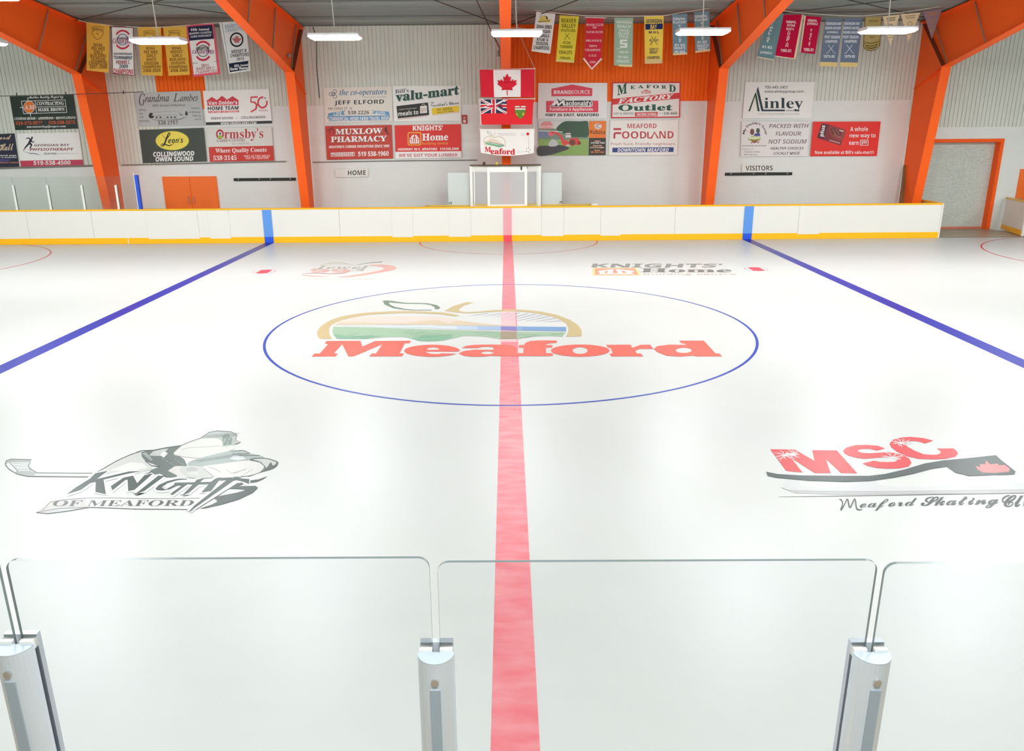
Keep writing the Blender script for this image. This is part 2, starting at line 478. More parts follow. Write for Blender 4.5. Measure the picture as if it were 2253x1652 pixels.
cb = [at(x, y, 12.9) for x, y in ((-30, 212.0), (60, 210), (160, 207.5), (250, 204.5), (316, 202))]
o = thing('net_cable', 'thin dark cable with small hangers across the left frame', 'cable', cb[2])
MB().tube(cb, 0.012, 6).build('cable', M_wired, o)
for x, y in ((36, 204), (144, 202), (271, 199)):
    q = at(x, y, 12.9); MB().tube([q, q+Vector((0, 0, -0.12))], 0.018, 6).build('hanger', M_wired, o)
cd = [at(x, y, YW-0.068) for x, y in ((-40, 371), (60, 368), (205, 364))]
tag(MB().tube(cd, 0.03, 6).build('conduit', M_galv), 'grey conduit along the foot of the siding, left of the left frame', 'pipe')
cd = [at(x, y, YW-0.06) for x, y in ((268, 363), (440, 359), (630, 355))]
tag(MB().tube(cd, 0.02, 6).build('conduit', M_galv), 'thin conduit under the dark green and red signs on the block wall', 'pipe')
cd = [at(x, y, YW-0.022) for x, y in ((688, 357), (860, 354), (1050, 352))]
tag(MB().tube(cd, 0.02, 6).build('conduit', M_galv), 'thin conduit under the pharmacy and lumber signs', 'pipe')

# ================================================================ CEILING LIGHTS
M_lens = emit_mat('light_lens', (0.955, 1.0, 1.01, 1), LAMP)
M_hous = mat('white_light_housing', (206, 202, 203), 0.5)
lx = [at(x, 90, 5.5).x for x in (-52, 349, 738, 1137, 1545, 1950)]
LZ = at(1137, 73, 5.5).z
lt = thing('ceiling_light', '', 'light', (lx[1], 5.5, at(349, 91, 5.5).z))
z0 = lt.location.z
m = MB(); x0 = lx[1]
m.prism([(x0-.60, 5.5, z0+.075), (x0+.60, 5.5, z0+.075), (x0+.60, 5.5, z0-0.0), (x0+.56, 5.5, z0-.02), (x0-.56, 5.5, z0-.02), (x0-.60, 5.5, z0-0.0)], (0, 0.02, 0))
m.box(x0-.60, x0+.60, 5.24, 5.76, z0, z0+.075)
m.build('housing', M_hous, lt)
mesh_obj('lens', [(x0-.595, 5.235, z0), (x0+.595, 5.235, z0), (x0+.595, 5.765, z0), (x0-.595, 5.765, z0), (x0-.54, 5.27, z0-.045), (x0+.54, 5.27, z0-.045), (x0+.54, 5.73, z0-.045), (x0-.54, 5.73, z0-.045)],
         [(0, 1, 5, 4), (1, 2, 6, 5), (2, 3, 7, 6), (3, 0, 4, 7), (4, 5, 6, 7)], M_lens, lt)
MB().tube([(x0, 5.5, z0+.07), (x0-.03, 5.5, z0+.9), (x0-.05, 5.5, roof_z(5.5)-.02)], 0.014, 6).build('suspension_cord', M_wire, lt)
for sx in (-.45, .45):
    MB().tube([(x0+sx, 5.5, z0+.07), (x0+sx*.2, 5.5, z0+.12), (x0, 5.5, z0+.14)], 0.006, 5).build('hanger_wire', M_wire, lt)
lt['label'] = 'white hanging ceiling light in front of the two middle gold banners'
llab = [None, None, 'white hanging ceiling light between the left orange rafter and the centre, before plain grey siding',
        'white hanging ceiling light in front of the central orange frame', 'white hanging ceiling light before the two slate blue banners right of the yellow ones',
        'white hanging ceiling light before the olive banner and the cream pennants']
lt['group'] = 'hanging ceiling lights over the ice'
zs = [at(-52, 95, 5.5).z, z0, at(738, 82, 5.5).z, at(1137, 74, 5.5).z, at(1545, 71, 5.5).z, at(1950, 68, 5.5).z]
for i in (0, 2, 3, 4, 5):
    copy_tree(lt, (lx[i]-x0, 0, zs[i]-z0), llab[i] or 'white hanging ceiling light cut by the left edge of the photo')
OFF = 'white hanging ceiling light of unseen rows nearer the stands, partly added for brightness, above the photo'
OFF2 = 'white hanging ceiling light of the far row, beside the photo'
sp = (lx[5]-lx[1])/4
for r_, yy in enumerate((5.5, -1.2, -8.5, -14.8)):  # nearer rows unseen, thinned for even brightness; last added to light the posts
    for i in range(-5, 6):
        X_ = lx[3]+sp*i
        if (r_ == 0 and -3 <= i <= 2) or (r_ == 1 and i % 3 == 0) or (r_ >= 2 and i % 2 == r_ % 2): continue
        c = copy_tree(lt, (X_-x0, yy-5.5, 0), OFF if r_ else OFF2)
        c['group'] = 'hanging ceiling lights above the photo' if r_ else 'hanging ceiling lights beside the photo'

# ================================================================ ICE
M_ice = mat('ice', (187, 186, 184), ICE_ROUGH, 0, ICE_IOR, 1.0, noise=(0.35, (184, 183, 180), 0.35, 0.65, (1, 1, 1)), bump=(1.5, 0.012, (1, 6, 1)))
ice = thing('ice_sheet', 'white ice surface with painted lines and logos inside the boards', 'ice', (0, 0, -0.05))
RX = at(2066, 500, YB).x
MB().box(-28.5, 28.5, -12.835, YB-.0225, -0.06, 0.0).box(RX+.03, 18.1, YB-.0225, YB+.088, -0.06, 0.0).build('ice', M_ice, ice)
def ground(x, y, layer): return gz(x, y, 0.0018+0.00022*layer)
D = Face(ice, ground, ice_paint, step=0)
RED_L = mat('red_line_paint', (244, 120, 132), ICE_ROUGH, 0, ICE_IOR, 0.66, noise=(2.2, (250, 158, 164), 0.35, 0.72, (1.4, 3.5, 1)), bump=(9, 0.05, (1, 4, 1)))
def strip(x0, x1, y0, y1, z, m, name, lab=None):
    n = max(1, int(abs(y1-y0)/0.5))
    v = []; 
    for i in range(n+1): v += [(x0, y0+(y1-y0)*i/n, z), (x1, y0+(y1-y0)*i/n, z)]
    o = mesh_obj(name, v, [(2*i, 2*i+1, 2*i+3, 2*i+2) for i in range(n)], m, ice)
    if lab: tag(o, lab)
    return o
strip(-.1524+.012, .1524+.012, -12.83, YB-.0225, 0.0010, RED_L, 'red_line', 'pale red centre line')
BX = 8.2875
BLUE = ice_paint((36, 42, 168))
strip(-BX-.1524, -BX+.1524, -12.83, YB-.0225, 0.0010, BLUE, 'blue_line', 'left blue line')
strip(BX-.1524, BX+.1524, -12.83, YB-.0225, 0.0010, BLUE, 'blue_line', 'right blue line')
def ring(cx, cy, r, w, rgb, name, lab, a0=0, a1=360, z=0.0014):
    n = 128; full = a1-a0 == 360; m = n if full else n+1
    v = []
    for i in range(m):
        a = math.radians(a0+(a1-a0)*i/n)
        for q in (r-w/2, r+w/2): v.append((cx+q*math.cos(a), cy+q*math.sin(a), z))
    f = [(2*i, 2*i+1, 2*((i+1) % m)+1, 2*((i+1) % m)) for i in range(m if full else m-1)]
    o = mesh_obj(name, v, f, ice_paint(rgb), ice); return tag(o, lab)
ring(.026, 0, 4.585, .05, (40, 72, 180), 'centre_circle', 'thin blue centre circle')
ring(0.02, YB-.02, 3.06, .05, (226, 90, 60), 'referee_crease', 'thin red half circle at the far boards', 180, 360)
pl, pr = gz(65, 578), gz(2210, 565)
ring(pl.x-4.572, pl.y, 4.572, .05, (222, 70, 84), 'face_off_circle', 'thin red circle at the left edge')
ring(pr.x+4.572, pr.y, 4.572, .05, (222, 70, 84), 'face_off_circle', 'thin red circle at the right edge')
for px, py, lab in ((581, 597.5, 'red spot near the left blue line'), (1664, 592, 'red spot near the right blue line')):
    q = gz(px, py); r = 0.305
    tag(mesh_obj('face_off_spot', [(q.x+r*a, q.y+r*b, .0012) for a, b in ell(0, 0, 1, 1, 32)], [tuple(range(32))], ice_paint((236, 226, 224)), ice), lab)
    v = [(q.x+r*.96*a, q.y+r*.96*b, .0015) for a, b in ell(0, 0, 1, 1, 64) if abs(a) < .62]
    mesh_obj('face_off_mark', v, [tuple(range(len(v)))], ice_paint((236, 70, 96)), ice)
    ring(q.x, q.y, r, .02, (196, 120, 120), 'face_off_rim', None, z=0.0018)

# ================================================================ FAR BOARDS
boards = thing('dasher_boards', 'white far boards with yellow kick plate and yellow cap along the ice', 'boards', (0, YB, 0))
RX = at(2066, 500, YB).x
def bx(px, py=490): return at(px, py, YB).x
seams = [-28.5, bx(60), bx(203), bx(500), bx(747), bx(864), bx(987), bx(1240), bx(1485), bx(1758), RX]
for a, b in zip(seams, seams[1:]):
    MB().box(a+.004, b-.004, YB, YB+.10, 0.0, HB-0.05).build('panel', M_white, boards)
MB().box(-28.5, RX, YB-.012, YB, 0.0, 0.205).build('kick_plate', M_yellow, boards)
MB().box(-28.5, RX+.02, YB-.012, YB+.16, HB-0.05, HB).build('cap_rail', M_yellow, boards)
# gates: white facings that drop a little over the kick plate
for a, b, big in ((323, 436, 1), (459, 505, 0), (862, 908, 0), (987, 1036, 0), (1192, 1240, 0), (1322, 1366, 0), (1757, 1804, 0)):
    g = MB().box(bx(a), bx(b), YB-.018, YB-.004, 0.165, HB-.06).build('gate', M_white, boards)
    MB().box(bx(a)-.008, bx(a), YB-.0135, YB-.002, 0.19, HB-.07).build('gate_seam', mat('seam_shadow_gap', (205, 205, 200), .6), boards)
def bstrip(x0, x1, z0, z1, rgb, name, lab):
    tag(MB().box(x0, x1, YB-.022, YB-.006, z0, z1).build(name, mat('board_stripe', rgb, .3), boards), lab)
for s in (-BX, BX):
    bstrip(s-.155, s+.155, .205, HB-.05, (92, 148, 222), 'blue_stripe', 'blue stripe on the boards'); bstrip(s-.155, s+.155, .0, .205, (38, 84, 212), 'blue_stripe', 'deep blue stripe on the kick plate')
bstrip(-.14, .14, .205, HB-.05, (228, 160, 168), 'red_stripe', 'faded red stripe on the boards'); bstrip(-.14, .14, .0, .205, (238, 76, 92), 'red_stripe', 'red stripe on the kick plate')
MB().box(bx(277)-.012, bx(277)+.012, YB-.016, YB-.006, 0, .2).build('kick_joint', M_white, boards)
# end post and the return at the machine gate
MB().box(RX, RX+.05, YB-.01, YB+.17, 0, HB).build('end_post', M_white, boards)
e0, e1 = at(2075, 447, YB+.1), at(2028, 441, YB+1.5)
MB().prism([(RX, YB+.17, 0), (RX+.04, YB+.17, 0), (RX+.04, YB+1.7, 0), (RX, YB+1.7, 0)], (0, 0, HB-.04)).build('return_panel', M_white, boards)
MB().prism([(RX-.06, YB+.16, HB-.04), (RX+.05, YB+.16, HB-.04), (RX+.05, YB+1.7, HB-.04), (RX-.06, YB+1.7, HB-.04)], (0, 0, .05)).build('return_cap', M_yellow, boards)

# ledge of the bench boxes behind the boards
def ledge(px0, px1, label):
    Y2 = YB+.75; a, b = at(px0, 445, Y2).x, at(px1, 445, Y2).x
    t = thing('bench_partition', label, 'partition', (a, Y2, 0))
    MB().box(a, b, Y2, Y2+.05, -.06, HB-.04).build('panel', M_white, t)
    MB().box(a-.02, b+.02, Y2-.04, Y2+.09, HB-.04, HB).build('cap', mat('pale_yellow_cap', (226, 190, 84), .4), t)
    for x, s in ((a, -1) if px0 < 1000 else (b, 1),):
        MB().prism([(x, Y2, HB-.045), (x+s*.16, YB+.15, HB-.045), (x+s*.06, YB+.15, HB-.045), (x-s*.1, Y2, HB-.045)], (0, 0, .04)).build('corner_cap', mat('pale_yellow_cap', (226, 190, 84), .4), t)
    return t
ledge(938, 1040, 'low partition with yellow cap left of the scorekeeper booth')
ledge(1188, 1302, 'low partition with yellow cap right of the scorekeeper booth')
q = at(1308, 444.5, YB+.35)
tag(MB().box(q.x-.11, q.x+.11, q.y-.08, q.y+.08, HB-.01, HB+.055).build('soap_box', M_white), 'small white box lying on the partition end right of the booth', 'box')
for px, s in ((1013, -1), (1212, 1)):
    Y3 = YB+.756; a, b = at(986 if s < 0 else 1192, 420, Y3).x, at(1033 if s < 0 else 1236, 420, Y3).x
    z1 = at(px, 380, Y3).z
    t = thing('acrylic_shield', 'scuffed acrylic sheet standing %s of the scorekeeper booth' % ('left' if s < 0 else 'right'), 'shield', (a, Y3, HB), 'acrylic sheets beside the booth')
    MB().box(a, b, Y3, Y3+.012, HB, z1).build('sheet', mat('scuffed_acrylic', (206, 212, 210), .3), t)
    xx = a+.03 if s < 0 else b-.06
    MB().tube([(xx, Y3-.01, HB+.02), (xx, Y3-.01, HB+.09), (xx+.07, Y3-.01, HB+.09), (xx+.07, Y3-.01, HB+.02)], .012, 6).build('latch', M_dark, t)

# ================================================================ SCOREKEEPER BOOTH
def booth():
    Yf, Yk = YB+.19, YB+1.1
    zt = at(1116, 366, Yf).z
    xl, xr = at(1075, 400, Yf).x, at(1157, 400, Yf).x
    Ys = YB+.62
    xl2, xr2 = at(1037, 400, Ys).x, at(1187, 400, Ys).x
    plan = [(xl2, Yk), (xl2, Ys), (xl, Yf), (xr, Yf), (xr2, Ys), (xr2, Yk)]
    t = thing('scorekeeper_booth', 'white framed scorekeeper booth with angled glass sides behind the centre boards', 'booth', (0, YB+.6, 0))
    MW = mat('white_booth_frame', (236, 236, 230), .4)
    MG = glass_mat('booth_glass', (0.95, 0.97, 0.98, 1), 1.0, 0.34)
    z0 = HB-.02
    def wallseg(a, b, za, zb, th, m, name):
        a, b = Vector((*a, 0)), Vector((*b, 0)); d = (b-a).normalized(); n = Vector((-d.y, d.x, 0))*th
        MB().prism([(a.x, a.y, za), (b.x, b.y, za), (b.x+n.x, b.y+n.y, za), (a.x+n.x, a.y+n.y, za)], (0, 0, zb-za)).build(name, m, t)
    for i, (a, b) in enumerate(zip(plan, plan[1:])):
        wallseg(a, b, zt-.19, zt, .06, MW, 'header')
        wallseg(a, b, 0.0, z0+.02, .06, M_white, 'base_panel')
        wallseg(a, b, z0+.02, z0+.07, .07, MW if i == 2 else mat('pale_yellow_cap', (226, 190, 84), .4), 'sill')
        av, bv = Vector(a), Vector(b); dd = (bv-av).normalized()
        wallseg(tuple(av+dd*.03+Vector((-dd.y, dd.x))*.02), tuple(bv-dd*.03+Vector((-dd.y, dd.x))*.02), z0+.07, zt-.19, .008, MG, 'window_pane')
    for k, (a, b) in enumerate(plan):
        w = .045 if k in (2, 3) else .05
        MB().box(a-w, a+w, b-w if k in (1, 4) else b-.01, b+w+.02, 0, zt).build('corner_post', MW, t)
    # inner posts of the side windows
    for a, b in ((plan[1], plan[2]), (plan[4], plan[3])):
        q = Vector(a).lerp(Vector(b), .17); MB().box(q.x-.02, q.x+.02, q.y, q.y+.06, z0, zt-.1).build('mullion', MW, t)
    MB().prism([(x, y_, zt) for x, y_ in [(xl2-.05, Yk), (xl2-.05, Ys-.03), (xl-.02, Yf-.05), (xr+.02, Yf-.05), (xr2+.05, Ys-.03), (xr2+.05, Yk)]], (0, 0, .03)).build('roof', M_ply, t)
    q = at(1147, 365, Yf); MB().box(q.x-.025, q.x+.025, Yf-.03, Yf+.02, zt-.12, zt+.01).build('clip', M_dark, t)
    q = at(1160, 364, Yf); MB().box(q.x-.012, q.x+.012, Yf-.01, Yf+.04, zt-.08, zt-.01).build('clip', M_dark, t)
    return zt, Yf, Ys
BZT, BYF, BYS = booth()
q = at(1065, 354, BYS+.15); tag(MB().sphere((q.x, q.y, BZT+.03+.055), .055, 8).build('ball', mat('brown_ball', (110, 78, 66), .6), smooth=True), 'brown ball lying on the booth roof', 'ball')
q = at(1093, 357, BYF+.3); tag(MB().sphere((q.x, q.y, BZT+.03+.055), .055, 8).build('ball', mat('yellow_ball', (228, 214, 90), .6), smooth=True), 'yellow ball lying on the booth roof', 'ball')
q = at(1115, 425, YW-1.3)
tag(MB().tube([(q.x, 14.1, q.z), (q.x, 14.14, q.z)], .075, 16).build('push_button', mat('red_button', (168, 50, 44), .5)), 'round red horn button on the orange column behind the booth glass', 'button')

# ================================================================ GLASS ON THE FAR LEFT BOARDS
M_glassf = glass_mat('board_glass', (0.945, 0.975, 0.955, 1))
M_gedge = mat('glass_edge', (120, 138, 128), .3)
YG = YB+.06
def rounded(x0, x1, z0, z1, r, n=6):
    p = [(x0, z0), (x1, z0)]
    p += [(x1-r+r*math.cos(a), z1-r+r*math.sin(a)) for a in [math.pi/2*i/n for i in range(n+1)]]
    p += [(x0+r-r*math.sin(a), z1-r+r*math.cos(a)) for a in [math.pi/2*i/n for i in range(n+1)]]
    return p
def pane(x0, x1, z0, z1, y, mg, me, label, cat, group, r=.05, th=.012):
    o = MB().prism([(x, y, z) for x, z in rounded(x0, x1, z0, z1, r)], (0, th, 0), 0, 1).build('glass_sheet', [mg, me])
    return tag(o, label, cat, group)
gp = [-30, 33, 108, 183, 258, 306]
gxs = [at(x, 430, YG).x for x in gp]
ztop = at(108, 389, YG).z
gl = ['at the left edge of the photo', 'left of the second thin post', 'right of the second thin post', 'across the left orange frame', 'narrow, beside the tall blue post']
for i in range(5):
    pane(gxs[i]+.02, gxs[i+1]-.02, HB, ztop, YG, M_glassf, M_gedge, 'clear glass pane on the far boards, '+gl[i], 'glass pane', 'glass panes on the far boards', .02)
pl_ = ['first thin white glass post from the left on the far boards', 'second thin white glass post from the left on the far boards',
       'third thin white glass post from the left, just left of the orange frame', 'thin white glass post in front of the left orange frame']
for i in range(4):
    x = gxs[i+1]
    zp = at(gp[i+1], 407, YG).z
    o = thing('glass_post', pl_[i], 'post', (x, YG, HB), 'thin glass posts on the far boards')
    MB().box(x-.035, x+.035, YG-.03, YG+.03, HB, zp).build('post', mat('white_aluminium', (222, 226, 218), .4), o)
    MB().box(x+.035, x+.043, YG-.012, YG+.012, HB, zp-.01).build('gasket', M_dark, o)
x = gxs[5]
o = thing('end_post', 'tall blue post at the end of the glass on the far boards', 'post', (x, YG, HB))
MB().box(x-.05, x+.05, YG-.06, YG+.06, HB, at(304, 385, YG).z).build('post', mat('blue_padding', (28, 80, 205), .5), o)
MB().box(x-.075, x-.05, YG-.05, YG+.05, HB, at(302, 379, YG).z).build('strip', mat('white_aluminium', (222, 226, 218), .4), o)

# ================================================================ DOORS AND WALL FITTINGS
Yd = YW-.04
xa, xb, zd = at(366, 430, YW).x, at(478, 430, YW).x, at(420, 388, YW).z
dr = thing('door_1', 'orange double doors with two pull handles in the block wall', 'door', ((xa+xb)/2, YW, -.06)); tag(dr, kind='structure')
M_door = mat('orange_door', (250, 116, 36), .5)
xm = (xa+xb)/2
for a, b in ((xa, xm-.006), (xm+.006, xb)):
    MB().box(a, b, YW-.05, YW-.005, -.06, zd-.05).build('door_leaf', M_door, dr)
MB().box(xa-.05, xb+.05, YW-.06, YW, zd-.05, zd).build('door_frame', M_door, dr)
for s in (-1, 1):
    MB().box(xa-.05 if s < 0 else xb, xa if s < 0 else xb+.05, YW-.06, YW, -.06, zd-.05).build('door_frame', M_door, dr)
    q = at(420, 440, YW).z
    MB().tube([(xm+s*.09, YW-.05, q-.14), (xm+s*.09, YW-.1, q-.12), (xm+s*.09, YW-.1, q+.12), (xm+s*.09, YW-.05, q+.14)], .016, 8).build('door_handle', M_chrome, dr)
def rail(x0, x1, y0, y1, label):
    a, b = at(x0, (y0+y1)/2, YW), at(x1, (y0+y1)/2, YW); z = a.z*.5+b.z*.5
    t = thing('equipment_rail', label, 'rail', (a.x, YW, z), 'black rails on the block wall')
    MB().box(a.x, b.x, YW-.05, YW-.002, z-.05, z+.05).build('rail', M_dark, t)
    for k in (.08, .42, .6, .92):
        q = a.x+(b.x-a.x)*k; MB().box(q-.015, q+.015, YW-.09, YW-.045, z-.005, z+.03).build('hook', M_chrome, t)
rail(515, 651, 391, 398, 'long black rail with hooks on the wall right of the orange doors')
rail(1595, 1742, 379, 386, 'long black rail with hooks below the VISITORS sign')
a, b = at(1016, 253, YW), at(1028, 272, YW)
t = thing('fire_alarm', 'small red fire alarm box between the lumber sign and the flags', 'alarm', (a.x, YW, b.z))
MB().box(a.x, b.x, YW-.06, YW, b.z, a.z).build('box', mat('alarm_red', (176, 50, 48), .5), t)
MB().box(a.x+.05, b.x-.05, YW-.066, YW-.058, b.z+.03, b.z+.13).build('white_panel', mat('alarm_white', (225, 215, 210), .5), t)
MB().tube([((a.x+b.x)/2, YW-.06, a.z-.1), ((a.x+b.x)/2, YW-.075, a.z-.1)], .05, 14).build('bell', mat('alarm_bell', (205, 140, 130), .5), t)
# roll-up door
x0, x1 = rec_x0, rec_x1; Yr = YW+.33
rd = thing('door_2', 'grey ribbed roll-up door in an orange frame', 'door', ((x0+x1)/2, YW, -.05)); tag(rd, kind='structure')
v, z = [], -.02
prof = []
while z < rec_z1:
    prof += [(Yr-.025, z), (Yr-.042, z+.008), (Yr-.042, z+.036), (Yr-.025, z+.044)]; z += .05
for (a, c) in prof: v += [(x0-.05, a, c), (x1+.05, a, c)]
mesh_obj('curtain', v, [(2*i, 2*i+1, 2*i+3, 2*i+2) for i in range(len(prof)-1)], mat('grey_steel_slats', (206, 211, 204), .45, .1), rd)
MB().box(x0, x1, Yr-.07, Yr-.04, -.05, .06).build('bottom_bar', mat('faded_pink_steel', (214, 120, 96), .5), rd)
MB().box(x1-.02, x1+.002, YW-.03, YW+.33, -.06, rec_z1).build('door_frame', M_steel, rd)
MB().box(x1, x1+.10, YW-.04, YW-.002, -.06, rec_z1+.1).build('door_frame', M_steel, rd)
MB().box(x0, x1, YW-.03, YW+.33, rec_z1-.02, rec_z1+.002).build('door_frame', M_steel, rd)
MB().box(x0-.1, x1, YW-.04, YW-.002, rec_z1, rec_z1+.1).build('door_frame', M_steel, rd)
xa = at(2236, 420, YW).x; za = at(2240, 372, YW).z
dr = thing('door_3', 'orange door at the right edge', 'door', (xa+.5, YW, -.06)); tag(dr, kind='structure')
MB().box(xa, xa+1.0, YW-.05, YW-.003, -.06, za).build('door_leaf', M_door, dr)
q = at(2231, 437, YW)
MB().tube([(xa+.07, YW-.05, q.z), (xa+.07, YW-.11, q.z), (xa+.18, YW-.11, q.z)], .02, 8).build('door_handle', M_chrome, dr)
# leaning board by the right frame
p0, p1 = at(1983, 447, 14.75), at(1993, 364, 15.1)
p0 = p0 + (p0-p1)*.95
v = Vector((.075, 0, 0)); d = Vector((0, .03, .01))
o = MB().prism([p0-v, p0+v, p1+v, p1-v], d).build('wood_plank', mat('old_plank', (118, 88, 52), .8, noise=(6, (140, 108, 70), .3, .7, (6, 1, 1)))); tag(o, 'brown wooden plank leaning against the right orange frame', 'plank')
# swung machine gate at the right
g0, g1 = Vector((18.42, 15.12, 0)), Vector((17.98, 13.2, 0))
gt = thing('machine_gate', 'open white gate leaf with yellow cap and kick strip at the right edge', 'gate', g1)
def leaf(a, b, z0, z1, th, name, m):
    d = (b-a).normalized(); n = Vector((-d.y, d.x, 0))*th
    MB().prism([(a.x, a.y, z0), (b.x, b.y, z0), (b.x+n.x, b.y+n.y, z0), (a.x+n.x, a.y+n.y, z0)], (0, 0, z1-z0)).build(name, m, gt)
leaf(g0, g1, .03, HB-.05, .08, 'panel', M_white)
n_ = Vector((-(g1-g0).normalized().y, (g1-g0).normalized().x, 0))
leaf(g0-n_*.012, g1-n_*.012, .02, .20, .01, 'kick_strip', M_yellow)
leaf(g0-n_*.03, g1-n_*.03, HB-.05, HB, .14, 'cap', mat('pale_yellow_cap', (226, 190, 84), .4))
MB().box(g1.x-.02, g1.x+.06, g1.y-.08, g1.y-.02, .0, HB-.3).build('edge_strip', M_white, gt)
rb = thing('end_boards', 'short run of white boards beyond the machine gate, mostly outside the photo', 'boards', (18.3, YB, 0))
MB().box(18.12, 28.5, YB, YB+.10, 0, HB-.05).build('panel', M_white, rb)
MB().box(18.12, 28.5, YB-.012, YB, 0, .205).build('kick_plate', M_yellow, rb)
MB().box(18.12, 28.5, YB-.012, YB+.16, HB-.05, HB).build('cap_rail', M_yellow, rb)
ca = MB().box(RX+.05, 18.12, YB+.12, 17, -.06, -.01).build('trim_1', M_conc); tag(ca, kind='structure')
tag(MB().box(RX+.02, 18.12, YB+.09, YB+.125, -.05, .004).build('trim_2', M_dark), kind='structure')

# ================================================================ NEAR GLASS
YN = -12.9
nb = thing('near_boards', 'near boards carrying the front glass, below the photo', 'boards', (0, YN, 0))
MB().box(-28.5, 28.5, YN-.05, YN+.05, 0, HB-.05).build('panel', M_white, nb)
MB().box(-28.5, 28.5, YN-.1, YN+.06, HB-.05, HB).build('cap_rail', M_yellow, nb)
M_glassn = glass_mat('front_glass', (0.982, 0.996, 1.0, 1), 0.8)
M_edge = mat('dark_glass_edge', (112, 122, 122), .25)
zg = at(950, 1236, YN).z
def nx(px, py): return at(px, py, YN).x
px_ = [nx(45, 1420), nx(961, 1440), nx(1908, 1442)]
gap = (nx(963, 1300)-nx(946, 1300))/2
zl, zr = at(480, 1228, YN).z, at(1450, 1233, YN).z
spn = (px_[2]-px_[0])/2
edges = [px_[0]-spn]+px_+[px_[2]+spn]
nl = ['clear front glass pane cut by the left edge of the photo', 'clear front glass pane left of the middle post', 'clear front glass pane right of the middle post, before the red line', 'clear front glass pane at the right edge of the photo']
zz = [at(2, 1222, YN).z, zl, zr, at(2150, 1237, YN).z]
for i in range(4):
    pane(edges[i]+gap, edges[i+1]-gap, HB, zz[i], YN-.006, M_glassn, M_edge, nl[i], 'glass pane', 'front glass panes', .035, .012)
M_alu = mat('grey_aluminium', (198, 205, 212), .35, .15)
M_slot = mat('dull_aluminium', (158, 170, 180), .5, .2)
def post(x, zt, label):
    t = thing('glass_post', label, 'post', (x, YN, HB), 'aluminium posts of the front glass')
    r = .058; n = 14
    ring_ = [(x+r*math.cos(a), YN-.02-r*1.05*math.sin(a)) for a in [math.pi*k/n for k in range(n+1)]]
    MB().prism([(a, b, HB) for a, b in ring_], (0, 0, zt-HB)).build('extrusion', M_alu, t)
    MB().prism([(a, b, zt) for a, b in ring_], (0, 0, .004)).build('end_cap', mat('cap_aluminium', (182, 192, 202), .5, .1), t)
    MB().box(x-.052, x+.052, YN+.008, YN+.03, HB, zt+.02).build('back_bar', M_alu, t)
    MB().box(x-.052, x-.012, YN-.02, YN+.008, zt-.02, zt+.012).build('gasket', mat('white_gasket', (225, 225, 222), .5), t)
    MB().box(x+.012, x+.052, YN-.02, YN+.008, zt-.02, zt+.012).build('gasket', mat('white_gasket', (225, 225, 222), .5), t)
    MB().box(x-.016, x+.016, YN-.0845, YN-.076, HB, zt-.09).build('slot', M_slot, t)
    MB().tube([(x, YN-.076, zt-.06), (x, YN-.088, zt-.06)], .012, 12).build('screw', M_chrome, t)
    return t
zp = at(961, 1450, YN-.05).z
zps = [at(45, 1432, YN-.05).z, zp, at(1910, 1450, YN-.05).z]
post(px_[0], zps[0], 'leftmost grey aluminium post of the front glass')
post(px_[1], zps[1], 'middle grey aluminium post of the front glass, left of the red line')
post(px_[2], zps[2], 'rightmost grey aluminium post of the front glass')

# ================================================================ SIGNS ON THE FAR WALL
K1 = (0, 190, 300/1339); K2 = (290, 190, 350/1994); K3 = (600, 170, 440/2253); K5 = (1170, 170, 390/2078); K6 = (1560, 160, 400/2065)
SF = YW-.062
WHT, BLK = (246, 246, 243), (28, 28, 30)
def sign(label, K, quad, rgb, edge=(200, 200, 195)):
    ox, oy, k = K
    pts = [at(ox+x*k, oy+y*k, SF) for x, y in quad]
    c = sum(pts, Vector())/4
    t = thing('wall_sign', label, 'sign', (c.x, YW-.04, min(p.z for p in pts)), 'advertising signs on the far wall')
    MB().prism(pts, (0, .024, 0), 0, 1).build('panel', [print_ink(rgb), print_ink(edge)], t)
    return Face(t, lambda x, y, l: at(x, y, SF-.0012*l), print_ink, ox, oy, k)

# left bay, upper: black sign with orange disc
f = sign('black sign with an orange disc and white boxed lettering, upper left of the left frame', K1, [(95, 98), (722, 82), (768, 415), (150, 430)], (30, 46, 36), (225, 225, 220))
f.T('Another Quality Project by:', 280, 624, 92, 130, WHT, 'script', .02, -6)
for a in ([(210, 145), (640, 132)], [(640, 132), (655, 255)], [(655, 255), (232, 268)], [(232, 268), (210, 145)], [(345, 203), (650, 195)], [(345, 140), (357, 262)], [(272, 108), (275, 145)], [(298, 262), (300, 296)], [(195, 208), (232, 206)]):
    f.S(a, 5, WHT, 'box_line')
f.up(); f.O(287, 203, 57, 60, WHT, name='disc_rim'); f.up(); f.O(287, 203, 54, 57, (236, 122, 44), name='disc'); f.up()
f.T('A.M', 243, 334, 182, 226, WHT, 'serif')
f.T('CONTRACTING', 359, 628, 152, 187, WHT, 'serif', .02, -5); f.T('MARK BROWN', 372, 634, 212, 246, WHT, 'serif', .02, -5)
f.T('CUSTOM HOME \u2022 ADDITIONS \u2022 RENOVATIONS', 142, 742, 306, 331, WHT, 'serif', .02, -12)
f.T('519-373-9577  \u00b7  519-538-3372', 155, 738, 346, 380, (222, 98, 60), 'serif', .02, -12)
f.T('amcontracting@rogers.com', 262, 645, 385, 412, WHT, 'serif', 0, -6)
